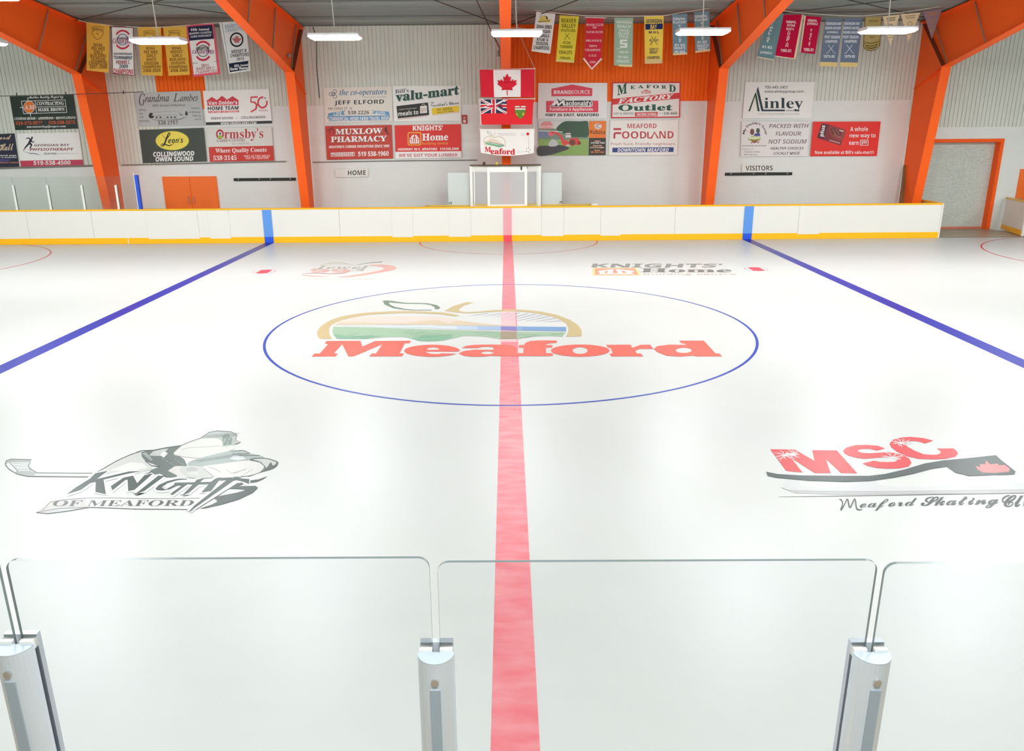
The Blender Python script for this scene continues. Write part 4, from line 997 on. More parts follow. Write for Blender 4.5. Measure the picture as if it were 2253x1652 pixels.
def cloth_grid(surf, quad, rgb, root, name='cloth', nu=12, nv=16, th=.006, bottom=None):
    a, b, c, d = quad; v = []
    for j in range(nv+1):
        for i in range(nu+1):
            u, w = i/nu, j/nv
            x, y = [(a[k]*(1-u)+b[k]*u)*(1-w)+(d[k]*(1-u)+c[k]*u)*w for k in (0, 1)]
            if bottom: y += bottom(u)*w
            v.append(surf(x, y, 0))
    n = len(v); N = nu+1
    f = [(j*N+i, j*N+i+1, (j+1)*N+i+1, (j+1)*N+i) for j in range(nv) for i in range(nu)]
    f += [tuple(q+n for q in reversed(t)) for t in f]
    rim = [i for i in range(N)] + [j*N+nu for j in range(1, nv+1)] + [nv*N+i for i in range(nu-1, -1, -1)] + [j*N for j in range(nv-1, 0, -1)]
    f += [(rim[k], rim[(k+1) % len(rim)], rim[(k+1) % len(rim)]+n, rim[k]+n) for k in range(len(rim))]
    return mesh_obj(name, v+[p+Vector((0, th, 0)) for p in v], f, cloth_dye(rgb), root, smooth=False)
_bi = [0]
def wavy(K, Y0, amp, ph, kx=5.5, kz=1.1):
    ox, oy, k = K
    def surf(x, y, l):
        p = at(ox+x*k, oy+y*k, Y0)
        p.y += amp*math.sin(kx*p.x+kz*p.z+ph) - .0035*l
        return p
    return surf
def banner(label, K, quad, rgb, name='banner', cat='banner', group='banners on the lines under the roof', Y0=YH, amp=.022, bottom=None, kx=5.5, kz=1.1):
    _bi[0] += 1
    surf = wavy(K, Y0, amp, _bi[0]*1.7, kx, kz)
    top = surf((quad[0][0]+quad[1][0])/2, (quad[0][1]+quad[1][1])/2, 0)
    t = thing(name, label, cat, top, group)
    cloth_grid(surf, quad, rgb, t, bottom=bottom)
    return Face(t, surf, cloth_dye)
def lines(f, items, rgb, sty='', fat=.02, dy=0):
    for s_, x0, x1, y0, y1 in items: f.T(s_, x0, x1, y0, y1-0, rgb, sty, fat, dy)
def shield(f, cx, cy, w, h, rgb):
    o = [(cx-w, cy-h*.9), (cx-w*.5, cy-h), (cx+w*.5, cy-h), (cx+w, cy-h*.9), (cx+w*.88, cy-h*.6), (cx+w*.95, cy+h*.1), (cx+w*.55, cy+h*.75), (cx, cy+h), (cx-w*.55, cy+h*.75), (cx-w*.95, cy+h*.1), (cx-w*.88, cy-h*.6)]
    f.S(o+[o[0]], 5, rgb, 'shield_outline'); f.S([(cx-w*.85, cy-h*.32), (cx+w*.85, cy-h*.30)], 5, rgb, 'shield_outline')
def sticks(f, x0, x1, y0, y1, rgb, w=5):
    h = y1-y0
    f.S([(x0+(x1-x0)*.2, y0), (x1-(x1-x0)*.14, y1-h*.06), (x1, y1-h*.03)], w, rgb, 'crossed_sticks'); f.S([(x1-(x1-x0)*.2, y0), (x0+(x1-x0)*.14, y1-h*.02), (x0, y1)], w, rgb, 'crossed_sticks')
GO, DB = (226, 176, 76), (92, 56, 40)
f = banner('gold banner with a shield at the top, leftmost on the left line', B1, [(1122, 288), (1418, 322), (1415, 945), (1120, 912)], GO)
f.T('WOAA', 1212, 1325, 362, 400, DB, 'serif'); shield(f, 1272, 430, 74, 84, DB); f.O(1272, 440, 8, 8, DB)
lines(f, [('WOAA', 1215, 1335, 560, 600), ('PEE WEE', 1190, 1365, 605, 650), ('GIRLS', 1218, 1338, 655, 698), ('BUILDERS', 1172, 1382, 700, 745), ('DIVISION', 1185, 1372, 750, 793), ('CHAMPIONS', 1150, 1398, 792, 840), ('2007-2008', 1160, 1395, 840, 888)], DB, dy=6)
RR = (190, 44, 66)
def roundel(f, cx, cy, r, rgb_a, rgb_r, word, x0, x1, y0, y1):
    f.O(cx, cy, r*1.55, r*1.78, rgb_a, .80, 'red_arc', 20, 215, 325); f.O(cx, cy, r*1.55, r*1.78, rgb_a, .80, 'red_arc', 20, 35, 145)
    f.O(cx, cy, r, r*1.05, rgb_r, .88, 'ring'); f.up(); f.T(word, x0, x1, y0, y1, (150, 60, 110), 'serifi', .02)
f = banner('narrow white banner with red border and red arcs, second on the left line', B1, [(1443, 335), (1728, 348), (1750, 982), (1455, 955)], (120, 62, 72))
f.Q((1452, 352), (1722, 364), (1743, 972), (1463, 946), (236, 234, 230), 'white_field'); f.up()
roundel(f, 1597, 515, 72, (200, 70, 86), (70, 80, 110), 'CANADETTES', 1464, 1722, 500, 565)
f.T('BRAMPTON', 1520, 1680, 482, 510, (90, 80, 110), 'boldi')
f.T('42nd ANNIVERSARY', 1470, 1722, 680, 710, (50, 60, 90), 'bold', .02, 8); f.T('TOURNAMENT', 1470, 1726, 722, 765, (40, 50, 80), 'bold', .02, 10)
f.T('PEEWEE C', 1508, 1690, 785, 832, (150, 40, 60), 'bold', .0); f.T('2009', 1545, 1665, 838, 885, (50, 56, 90), 'bold'); f.T('CHAMPIONS', 1470, 1734, 890, 950, (180, 40, 60), 'bold', .02, 12)
f = banner('gold banner behind the hanging light, third on the left line', B1, [(1785, 350), (2085, 355), (2115, 985), (1835, 975)], GO)
f.T('WOAA', 1885, 1995, 415, 448, DB, 'serif'); shield(f, 1940, 485, 72, 84, DB)
lines(f, [('WOAA', 1895, 2015, 608, 646), ('PEE WEE', 1870, 2048, 656, 698), ('GIRLS', 1902, 2022, 705, 745), ('WHITE', 1898, 2030, 755, 793), ('DIVISION', 1875, 2060, 802, 843), ('CHAMPIONS', 1845, 2092, 850, 888), ('2008-2009', 1855, 2088, 896, 936)], DB)
f = banner('gold banner behind the hanging light, fourth on the left line', B2, [(-8, 352), (290, 338), (342, 970), (60, 985)], GO)
f.T('WOAA', 85, 200, 410, 443, DB, 'serif'); shield(f, 142, 480, 74, 84, DB)
lines(f, [('WOAA', 107, 228, 608, 645), ('MIDGET', 92, 250, 654, 692), ('GIRLS', 115, 240, 703, 743), ('BUILDERS', 80, 288, 753, 790), ('DIVISION', 97, 280, 801, 838), ('CHAMPIONS', 68, 313, 850, 888), ('2008-2009', 85, 313, 896, 934)], DB, dy=-3)
f = banner('white banner with pink border and a navy top panel, fifth on the left line', B2, [(290, 330), (645, 300), (738, 960), (380, 998)], (222, 92, 112))
f.Q((312, 350), (628, 322), (702, 940), (392, 968), (236, 234, 230), 'white_field'); f.up(); f.Q((312, 350), (628, 322), (650, 502), (334, 530), (48, 50, 74), 'navy_panel'); f.up()
f.T('44th Annual', 352, 592, 368, 404, WHT, 'serif', .04, -10); f.T('BRAMPTON CANADETTES', 335, 622, 425, 452, (220, 220, 225), 'serif', .02, -20); f.T('EASTER TOURNAMENT', 352, 616, 466, 492, (220, 220, 225), 'serif', .02, -20)
roundel(f, 515, 662, 74, (206, 56, 84), (60, 64, 70), 'CANADETTES', 372, 655, 650, 698); f.T('BRAMPTON', 425, 595, 612, 655, (40, 40, 44), 'boldi', 0, -10)
f.S([(375, 822), (690, 796)], 5, (60, 70, 80), 'rule'); f.T('2011', 490, 592, 830, 868, (180, 110, 116), 'serif'); f.T('BANTAM C', 428, 668, 875, 915, (180, 100, 108), '', .0, -10); f.T('CHAMPIONS', 412, 698, 920, 960, (190, 90, 100), '', .0, -14)
f = banner('white banner with a black ring and maple leaf, partly behind the orange rafter', B2, [(725, 296), (1060, 268), (1128, 915), (850, 960)], (226, 228, 226))
f.S([(760, 300), (868, 940)], 5, (60, 70, 76), 'edge_stripe')
f.T('BRAMPTON', 800, 1010, 322, 372, (150, 170, 182), 'bold', 0, -26); f.T('CANADETTES', 806, 1040, 372, 420, (150, 170, 182), 'bold', 0, -24); f.O(948, 515, 86, 96, (40, 44, 46), .78, 'black_ring')
f.P([(948+a*.9, 515+b*.9) for a, b in [(0, -65), (14, -40), (30, -48), (26, -12), (46, -26), (66, -18), (50, 12), (30, 26), (40, 44), (4, 42), (2, 66), (-4, 42), (-40, 44), (-30, 26), (-50, 12), (-66, -18), (-46, -26), (-26, -12), (-30, -48), (-14, -40)]], (186, 110, 114), 'leaf_emblem')
f.T('MIDGET B', 885, 1072, 652, 694, (50, 54, 58), 'bold', 0, -20); f.T('CHAMPIONS', 870, 1102, 702, 748, (50, 54, 58), 'bold', 0, -24); f.T('2013', 950, 1040, 748, 786, (50, 54, 58), 'bold', 0, -6)
f.Q((848, 826), (1098, 788), (1098, 900), (862, 938), (40, 50, 66), 'navy_panel'); f.up(); f.T('46th Annual', 918, 1097, 838, 872, WHT, 'serif', .03, -18); f.T('Easter Tourna', 868, 1097, 880, 916, WHT, 'serif', .03, -20)
# middle line
f = banner('white banner with black lettering and a small gold picture, leftmost on the middle line', B4, [(945, 150), (1192, 178), (1125, 697), (882, 665)], (238, 236, 234))
f.P(smooth_loop([(985, 250), (1000, 210), (1050, 205), (1095, 215), (1100, 250), (1140, 248), (1110, 292), (1040, 285), (968, 290)]), (226, 206, 120), 'gold_picture'); f.up(); f.S([(1010, 250), (1060, 215), (1085, 245), (1050, 268)], [6, 18, 16, 6], (50, 46, 40), 'gold_picture', 3); f.S([(970, 285), (1120, 268)], 10, (130, 110, 70), 'gold_picture')
for s_, x0, x1, y0, y1 in [('2004-2005', 945, 1145, 322, 368), ('GEORGIAN', 950, 1125, 382, 426), ('TRIANGLE', 950, 1112, 437, 482), ("ATOM 'A'", 948, 1103, 492, 532), ('DIVISION', 942, 1094, 540, 585), ('CHAMPIONS', 907, 1113, 594, 644)]: f.T(s_, x0, x1, y0, y1-2, (44, 40, 40), 'bold', .0, 8)
OL = (92, 92, 24)
f = banner('yellow banner with olive lettering, second on the middle line', B4, [(1248, 198), (1498, 212), (1432, 815), (1198, 800)], (226, 208, 74))
f.Q((1200, 770), (1438, 785), (1432, 815), (1198, 800), (226, 212, 130), 'fringe')
for s_, x0, x1, y0, y1 in [('BEAVER', 1270, 1462, 240, 292), ('VALLEY', 1268, 1455, 305, 358), ('ATHLETIC ASSN', 1262, 1448, 374, 412), ('ATOM', 1290, 1385, 535, 572), ('TOURNAMENT', 1252, 1418, 586, 625), ('FINALISTS', 1240, 1408, 655, 700), ('1984-85', 1252, 1383, 735, 770)]: f.T(s_, x0, x1, y0, y1, OL, 'bold', -.02, 4)
sticks(f, 1300, 1385, 432, 512, OL)
f = banner('red pointed banner with white V trim, third on the middle line', B4, [(1590, 232), (1822, 230), (1788, 765), (1562, 760)], (208, 50, 66), amp=.015)
f.P([(1562, 757), (1788, 762), (1664, 888)], (208, 50, 66), 'point'); f.S([(1556, 756), (1664, 896), (1792, 760)], 22, (242, 232, 222), 'white_trim'); f.S([(1578, 226), (1848, 234)], 10, (230, 226, 220), 'rod')
for s_, x0, x1, y0, y1 in [('HOME CLUB', 1592, 1812, 307, 338), ('OF', 1677, 1727, 345, 370), ('DAVID DUNN', 1594, 1812, 402, 430), ('PRE-NOVICE', 1585, 1792, 513, 542), ("MEN'S", 1630, 1730, 583, 610), ('CHAMPION', 1578, 1777, 634, 664), ('C.O.S.', 1625, 1728, 707, 736), ('1983', 1632, 1712, 792, 820)]: f.T(s_, x0, x1, y0, y1, (245, 200, 200), 'serif', .02)
f = banner('pale green banner with white lettering and a large block letter, fourth on the middle line', B4, [(1957, 230), (2202, 232), (2190, 860), (1952, 850)], (162, 188, 164))
f.Q((2010, 835), (2190, 842), (2190, 868), (2010, 862), (226, 218, 170), 'fringe')
for s_, x0, x1, y0, y1 in [('WASAGA', 1985, 2182, 265, 304), ('BEACH', 1998, 2168, 320, 362), ('ANNUAL', 2015, 2158, 378, 408), ('SILVER', 2005, 2155, 416, 452), ('STICK', 2018, 2140, 460, 495), ('1982-83', 2012, 2140, 660, 690), ('PEE WEE', 2006, 2135, 723, 755), ('FINALISTS', 1990, 2150, 776, 812)]: f.T(s_, x0, x1, y0, y1, (240, 244, 236), 'bold', .0, 3)
f.P([(2030, 512), (2125, 512), (2125, 535), (2062, 535), (2062, 555), (2125, 555), (2125, 620), (2030, 620), (2030, 596), (2092, 596), (2092, 578), (2030, 578)], (240, 244, 236), 'block_letter'); f.S([(1985, 640), (2030, 630), (2060, 590)], 5, (240, 244, 236), 'stick_emblem')
NY = (44, 52, 100)
f = banner('yellow banner with a navy stripe and crossed sticks, fifth on the middle line', B5, [(222, 212), (472, 208), (455, 820), (228, 825)], (244, 212, 92))
f.Q((236, 310), (462, 306), (458, 378), (238, 384), NY, 'navy_stripe'); f.Q((226, 770), (456, 766), (455, 822), (227, 828), (226, 198, 140), 'fringe'); f.up()
f.T('GEORGIAN', 245, 450, 248, 300, NY, 'bold'); f.T('BAY', 302, 385, 318, 376, (244, 216, 96), 'bold'); f.T('M H L', 282, 412, 402, 434, NY, 'bold'); sticks(f, 296, 398, 472, 578, (60, 56, 50)); f.T('82', 290, 328, 508, 540, NY); f.T('83', 366, 404, 506, 538, NY)
f.T('LOOP 21', 290, 402, 622, 654, NY, 'bold', -.02); f.T('MIDGET', 294, 398, 662, 696, NY, 'bold', -.02); f.T('CHAMPION', 258, 420, 730, 766, NY, 'bold', -.02, -3)
SL = (124, 152, 166)
f = banner('slate blue banner left of the twin one, sixth on the middle line', B5, [(585, 190), (778, 178), (778, 705), (595, 715)], SL)
f.Q((595, 690), (778, 680), (778, 707), (596, 717), (226, 206, 160), 'fringe')
for s_, x0, x1, y0, y1 in [('GBMHL', 595, 758, 228, 262), ('PLAYOFF', 595, 762, 272, 308), ('81-82', 618, 750, 568, 600), ('GROUP II', 610, 755, 606, 640), ('PEE WEE', 615, 750, 656, 690)]: f.T(s_, x0, x1, y0, y1, (236, 242, 242), 'bold', .02)
f.V('FINALIST', 668, 702, 318, 556, (236, 242, 242))
f = banner('slate blue banner nearest the orange rafter, last on the middle line', B5, [(868, 155), (1065, 138), (1078, 660), (885, 685)], SL)
f.Q((884, 660), (1076, 636), (1078, 662), (885, 687), (226, 206, 160), 'fringe')
for s_, x0, x1, y0, y1 in [('GBMHL', 878, 1042, 196, 232), ('PLAYOFF', 880, 1046, 242, 278), ('81-82', 910, 1035, 530, 568), ('GROUP II', 905, 1050, 578, 614), ('MIDGET', 918, 1035, 618, 650)]: f.T(s_, x0, x1, y0, y1, (236, 242, 242), 'bold', .02, -6)
f.V('FINALIST', 958, 994, 284, 525, (236, 242, 242), lean=4)
# right line
f = banner('teal grey banner half hidden by the orange rafter, leftmost on the right line', B6, [(560, 150), (735, 172), (605, 785), (380, 745)], (112, 146, 152))
f.Q((384, 728), (612, 768), (605, 787), (380, 747), (206, 206, 180), 'fringe')
f.V('FINALIST', 575, 612, 270, 555, (236, 242, 242), lean=-72); f.T('81-82', 457, 582, 588, 622, (236, 242, 242), 'bold', .02, 12); f.T('JUVENILE', 425, 580, 660, 700, (236, 242, 242), 'bold', .02, 14)
CR = (196, 22, 66)
f = banner('wide crimson banner with a cream side strip, second on the right line', B6, [(725, 190), (968, 190), (868, 760), (618, 728)], CR)
f.Q((968, 190), (992, 196), (890, 766), (866, 760), (238, 216, 184), 'cream_strip'); f.Q((618, 722), (868, 754), (866, 766), (616, 734), (240, 222, 190), 'fringe')
for s_, x0, x1, y0, y1 in [('GBMHL', 768, 896, 264, 300), ('ATOM', 776, 880, 310, 342), ('GROUP II', 768, 865, 356, 388), ('1980-81', 692, 832, 632, 674)]: f.T(s_, x0, x1, y0, y1, (246, 222, 222), 'bold', .02, 6)
f.V('CHAMPION', 790, 826, 398, 610, (246, 222, 222), lean=-34)
f = banner('narrow crimson banner, third on the right line', B6, [(1020, 205), (1222, 220), (1142, 700), (948, 682)], CR)
f.Q((1000, 200), (1022, 205), (950, 684), (940, 680), (238, 216, 184), 'cream_strip')
for s_, x0, x1, y0, y1 in [('GBMHL', 1046, 1172, 246, 280), ('JUVENILE', 1036, 1178, 290, 328), ('1980-81', 988, 1122, 620, 664)]: f.T(s_, x0, x1, y0, y1, (246, 222, 222), 'bold', .02, 6)
f.V('FINALIST', 1086, 1112, 374, 600, (246, 222, 222), lean=-36)
f.S([(1030, 690), (1010, 720), (985, 770)], 4, (70, 60, 56), 'loose_thread')
SB = (112, 124, 146)
for lab, quad, dx, l3, yr in (('grey blue banner with crossed sticks and yellow fringe, beside the narrow crimson one', [(1280, 235), (1505, 240), (1425, 865), (1195, 860)], 0, ('JUVENILE', 1292, 1442, 405, 438), (1245, 1395)),
                              ('grey blue banner with crossed sticks and yellow fringe, beside the olive one', [(1520, 235), (1755, 238), (1688, 870), (1462, 865)], 238, ('PEEWEE GROUP 2', 1502, 1718, 405, 438), (1517, 1655))):
    f = banner(lab, B6, quad, SB)
    (a, b, c, d) = quad; L_ = lambda p, q, t: (p[0]+(q[0]-p[0])*t, p[1]+(q[1]-p[1])*t)
    f.Q(L_(a, d, .91), L_(b, c, .91), c, d, (226, 200, 134), 'fringe')
    for s_, x0, x1, y0, y1 in [('GEORGIAN BAY', 1282+dx, 1488+dx, 288, 325), ('MINOR HOCKEY', 1272+dx, 1480+dx, 346, 382), ('POST SEASON', 1262+dx, 1465+dx, 462, 500), ('CHAMPIONS', 1268+dx*1.05, 1432+dx*1.05, 520, 556), l3, ('1979-80', yr[0], yr[1], 714, 752)]: f.T(s_, x0, x1, y0, y1, (232, 236, 242), 'bold', .02)
    sticks(f, 1280+dx, 1410+dx, 582, 695, (226, 230, 238), 6)
OG = (178, 156, 100)
f = banner('olive gold banner with a rounded foot, behind the right hanging light', B6, [(1790, 220), (2010, 215), (1975, 590), (1765, 625)], OG, bottom=lambda u: 45*math.sin(math.pi*u))
f.S([(1790, 224), (1768, 600), (1800, 648), (1866, 662), (1940, 640), (1975, 590), (2006, 222)], 9, (96, 80, 40), 'dark_border'); f.S([(1772, 520), (1800, 600), (1866, 625), (1930, 600), (1972, 520)], 6, (96, 80, 40), 'dark_border')
f.T('MEAFORD', 1838, 1950, 262, 285, (96, 80, 40), 'bold'); f.T('1977', 1842, 1915, 470, 500, (110, 92, 50), 'bold')
for y in (545, 580, 612): f.S([(1800, y+6), (1866, y+20), (1945, y-4)], 12, (104, 88, 48), 'faded_lettering', 3)
CP = (232, 212, 172)
def pennant(label, K, tri, rgb, ink):
    _bi[0] += 1
    surf = wavy(K, YH, .012, _bi[0])
    (a, b, c) = tri; n = 8; v = []; fc = []
    for j in range(n+1):
        for i in range(n+1):
            u, w = i/n, j/n
            x = (a[0]*(1-u)+b[0]*u)*(1-w)+c[0]*w; y = (a[1]*(1-u)+b[1]*u)*(1-w)+c[1]*w; v.append(surf(x, y, 0))
    N = n+1; m = len(v)
    fc = [(j*N+i, j*N+i+1, (j+1)*N+i+1, (j+1)*N+i) for j in range(n-1) for i in range(n)] + [((n-1)*N+i, (n-1)*N+i+1, n*N) for i in range(n)]
    fc += [tuple(q+m for q in reversed(t)) for t in fc]
    rim = list(range(N)) + [j*N+n for j in range(1, n)] + [n*N] + [j*N for j in range(n-1, 0, -1)]
    fc += [(rim[k], rim[(k+1) % len(rim)], rim[(k+1) % len(rim)]+m, rim[k]+m) for k in range(len(rim))]
    t = thing('pennant', label, 'pennant', surf((a[0]+b[0])/2, (a[1]+b[1])/2, 0), 'triangular pennants on the right line')
    mesh_obj('cloth', v+[p+Vector((0, .006, 0)) for p in v], fc, cloth_dye(rgb), t)
    f = Face(t, surf, cloth_dye)
    cx = (a[0]+b[0])/2*.8+c[0]*.2; h = c[1]-(a[1]+b[1])/2; y0 = (a[1]+b[1])/2; w = (b[0]-a[0])
    f.S([(cx-w*.26, y0+h*.10), (cx, y0+h*.085), (cx+w*.26, y0+h*.07)], 13, ink, 'faded_lettering'); f.S([(cx-w*.22, y0+h*.17), (cx, y0+h*.155), (cx+w*.24, y0+h*.14)], 13, ink, 'faded_lettering')
    q = (cx*.85+c[0]*.15, y0+h*.36); f.O(q[0], q[1], w*.13, h*.09, ink, .7, 'round_emblem', 18)
    for k in (.56, .64, .72): f.S([(cx*(1-k)+c[0]*k-w*.10*(1.2-k)*2, y0+h*k), (cx*(1-k)+c[0]*k+w*.10*(1.2-k)*2, y0+h*(k-.012))], 9, ink, 'faded_lettering')
pennant('cream triangular pennant crossed by the light cord, left of its twin', B6, [(2018, 212), (2240, 190), (2120, 600)], CP, (150, 124, 96))
pennant('cream triangular pennant next to the purple one', B7, [(640, 185), (898, 165), (742, 550)], CP, (176, 156, 124))
pennant('purple triangular pennant in front of the right orange frame', B7, [(930, 150), (1180, 118), (1042, 505)], (148, 124, 136), (190, 140, 90))

# ================================================================ FLAGS OVER THE BOOTH
K4 = (960, 140, 300/1458); YF = 13.05
RDF, WF = (218, 44, 62), (240, 236, 234)
FG = 'flags hanging in front of the central frame'
f = banner('red and white maple leaf flag, topmost of the three hanging flags', B4, [(207, 905), (915, 900), (905, 1260), (225, 1262)], RDF, 'flag', 'flag', FG, YF, .03, kx=7, kz=6)
f.Q((385, 908), (742, 906), (740, 1257), (396, 1262), WF, 'white_field', 16, 8); f.up(4)
half = [(0, 955), (27, 1005), (52, 990), (42, 1060), (76, 1028), (84, 1048), (126, 1040), (114, 1075), (128, 1093), (66, 1140), (72, 1174), (5, 1166), (5, 1240)]
f.P([(565+a, b) for a, b in half] + [(565-a, b) for a, b in half[::-1]], RDF, 'maple_leaf')
f = banner('red ensign flag with a union canton and green shield, middle of the hanging flags', B4, [(215, 1290), (908, 1290), (890, 1615), (232, 1618)], (226, 50, 56), 'flag', 'flag', FG, YF, .03, kx=7, kz=5)
f.P([(205, 1288), (218, 1288), (234, 1616), (222, 1616)], WF, 'white_hoist')
x0, x1, y0, y1 = 218, 560, 1290, 1470
f.Q((x0, y0), (x1, y0), (x1-4, y1), (x0+10, y1), (56, 58, 88), 'canton', 12, 6); f.up(3)
for a, b in (((x0, y0), (x1, y1)), ((x0+8, y1), (x1, y0))): f.Q((a[0], a[1]-16 if a[1] < b[1] else a[1]-20), (a[0]+34, a[1]), (b[0], b[1]), (b[0]-34, b[1]), WF, 'white_saltire')
f.up()
def seg(p, q, w, rgb, nm): f.S([p, ((p[0]+q[0])/2, (p[1]+q[1])/2), q], w, rgb, nm)
for a, b in (((x0, y0), (x1, y1)), ((x0+8, y1), (x1, y0))):
    seg(a, b, 30, WF, 'white_saltire')
f.up()
for a, b in (((x0, y0+4), (x1, y1+4)), ((x0+8, y1-4), (x1, y0-4))): seg(a, b, 10, (206, 60, 80), 'red_saltire')
f.up(); cxx, cyy = 388, 1376
seg((cxx, y0), (cxx, y1), 62, WF, 'white_cross'); seg((x0, cyy), (x1, cyy), 54, WF, 'white_cross'); f.up(); seg((cxx, y0), (cxx, y1), 34, (214, 50, 66), 'red_cross'); seg((x0, cyy), (x1, cyy), 30, (214, 50, 66), 'red_cross')
f.layer = 4
f.P(smooth_loop([(668, 1376), (735, 1376), (803, 1376), (802, 1440), (788, 1495), (736, 1540), (684, 1495), (668, 1440)], 3), (96, 140, 60), 'shield'); f.up()
f.P([(668, 1376), (803, 1376), (803, 1424), (668, 1424)], (240, 232, 224), 'shield_chief'); f.up(); seg((736, 1376), (736, 1424), 16, (206, 60, 56), 'shield_cross'); seg((668, 1400), (803, 1400), 14, (206, 60, 56), 'shield_cross')
for a, b in ((700, 1480), (736, 1462), (772, 1480)): f.P([(a+20*math.cos(k*math.pi/5-math.pi/2)*(1 if k % 2 == 0 else .5), b+24*math.sin(k*math.pi/5-math.pi/2)*(1 if k % 2 == 0 else .5)) for k in range(10)], (240, 200, 60), 'gold_leaf')
f = banner('white town flag with an apple drawing and red lettering, lowest of the hanging flags', K4, [(468, 702), (1048, 702), (1042, 955), (475, 952)], (234, 230, 224), 'flag', 'flag', FG, YF-.02, .012, bottom=lambda u: 32*math.sin(math.pi*u))
TN = (206, 176, 140)
f.S([(540, 890), (512, 850), (512, 805), (545, 782), (590, 782), (625, 790), (660, 780), (705, 790), (735, 830), (736, 890)], 6, TN, 'apple_outline', 4); f.S([(540, 722), (575, 735), (600, 770), (565, 760), (540, 722)], 4, (120, 140, 110), 'leaf_outline', 4); f.S([(616, 788), (620, 760), (632, 735)], 5, TN, 'stem', 3)
f.P(smooth_loop([(522, 838), (570, 846), (640, 862), (722, 872), (720, 885), (670, 895), (610, 880), (540, 866)]), (130, 176, 140), 'hill_drawing'); f.P([(520, 836), (580, 800), (640, 812), (715, 862), (640, 858)], (228, 206, 186), 'hill_drawing'); f.S([(560, 835), (640, 852), (722, 868)], 6, (130, 136, 150), 'water_drawing')
f.T('M', 518, 584, 890, 944, (206, 44, 60), 'serif', .06); f.T('eaford', 580, 842, 902, 968, (206, 44, 60), 'serif', .05, 8)
f.P([(978+a*.30, 752+b*.34) for a, b in [(0, -65), (14, -40), (30, -48), (26, -12), (46, -26), (66, -18), (50, 12), (30, 26), (40, 44), (4, 42), (2, 66), (-4, 42), (-40, 44), (-30, 26), (-50, 12), (-66, -18), (-46, -26), (-26, -12), (-30, -48), (-14, -40)]], (206, 44, 60), 'small_leaf')
f.S([(655, 748), (945, 752)], 3, (150, 140, 180), 'flag_rule'); f.S([(660, 764), (945, 768)], 3, (180, 160, 160), 'flag_rule'); f.S([(985, 775), (988, 860), (990, 900)], 3, (190, 180, 180), 'flag_rule'); f.S([(850, 945), (955, 938)], 3, (190, 180, 180), 'flag_rule')
for k in range(5): f.O(981+20*math.cos(k*1.26), 922+24*math.sin(k*1.26), 4, 5, (70, 60, 60), name='flag_dots')
rods_ = [((1053, 153.5), (1178, 151), 'top'), ((1053, 218), (1178, 217), 'middle'), ((1054, 284.5), (1177, 284), 'lowest')]
for a, b, n in rods_:
    tag(MB().tube([at(*a, YF+.05), at(*b, YF+.05)], .016, 8).build('flag_rod', mat('white_rod', (238, 228, 224), .5)), 'thin white rod at the top edge of the %s hanging flag' % n, 'rod', 'flag rods')
for pts, n in (([(1054, 153), (1062, 130), (1070, 112)], 'left cord rising from the flag rods to the central frame'), ([(1177, 151), (1162, 118), (1146, 82)], 'right cord rising from the flag rods behind the central light'), ([(1177, 151), (1176.5, 217), (1175.5, 284)], 'right cord joining the three flag rods'), ([(1054, 153), (1054, 218), (1055, 284)], 'left cord joining the three flag rods')):
    p = [at(*q, YF+.05) for q in pts]
    if len(pts) == 3 and pts[2][1] < 120: p.append(Vector((-.1 if pts[0][0] < 1100 else .12, YF+.05, p[-1].z+1.1)))
    tag(MB().tube(p, .007, 5).build('string', M_wire), n, 'cord', 'flag cords')

# ================================================================ LOGOS PAINTED ON THE ICE
def on_ice(name, label, ox, oy, k):
    e = bpy.data.objects.new(name, None); C.objects.link(e); e.parent = ice; e.location = (0, 0, .05); e['label'] = label
    return Face(e, ground, ice_paint, ox, oy, k)
# centre: town logo
f = on_ice('centre_logo', 'apple emblem and red slab lettering in the centre circle', 0, 0, 1); f.layer = 2
s1 = lambda l: [(680+x*.14203, 640+y*.14203) for x, y in l]
s2 = lambda l: [(960+x*.15091, 640+y*.15091) for x, y in l]
s4 = lambda l: [(560+x*.32845, 620+y*.32845) for x, y in l]
s5 = lambda l: [(1100+x*.26631, 620+y*.26631) for x, y in l]
f.P([(1102.6, 681), (1133.6, 681), (1137.2, 752), (1100.6, 752)], (250, 196, 200), 'pale_line_patch'); f.up()
TAN = (206, 184, 138)
f.P(smooth_loop(s1([(165, 742), (130, 690), (128, 640), (160, 570), (250, 500), (400, 425), (600, 375), (900, 335), (1200, 318), (1500, 310), (1800, 318), (2100, 335)]), 4, False) + smooth_loop(s2([(265, 340), (330, 356), (320, 368), (262, 370)]), 2, False) + smooth_loop(s1([(2000, 360), (1700, 345), (1400, 345), (1000, 365), (750, 395), (550, 440), (400, 495), (330, 550), (310, 620), (325, 690), (362, 742)]), 4, False), TAN, 'apple_outline')
f.P(s2([(120, 290), (250, 220), (440, 160), (545, 172), (400, 215), (330, 265), (335, 290), (430, 308), (600, 300), (800, 280), (1000, 270), (1250, 272), (1500, 295), (1750, 345), (1950, 420), (2070, 500), (2120, 580), (2120, 630), (2110, 662), (1885, 668), (1925, 600), (1925, 540), (1890, 470), (1800, 415), (1650, 365), (1450, 325), (1250, 303), (1000, 297), (800, 305), (600, 322), (430, 325), (280, 312)]), TAN, 'apple_outline')
f.P(s1([(1140, 150), (1200, 145), (1300, 155), (1500, 185), (1700, 185), (1850, 192), (1980, 220), (2035, 255), (2010, 280), (1945, 280), (1950, 255), (1880, 215), (1750, 198), (1500, 198), (1235, 175), (1250, 210), (1330, 245), (1500, 280), (1650, 292), (1900, 290), (1890, 300), (1700, 300), (1500, 295), (1300, 265), (1170, 210)]), (120, 142, 120), 'leaf')
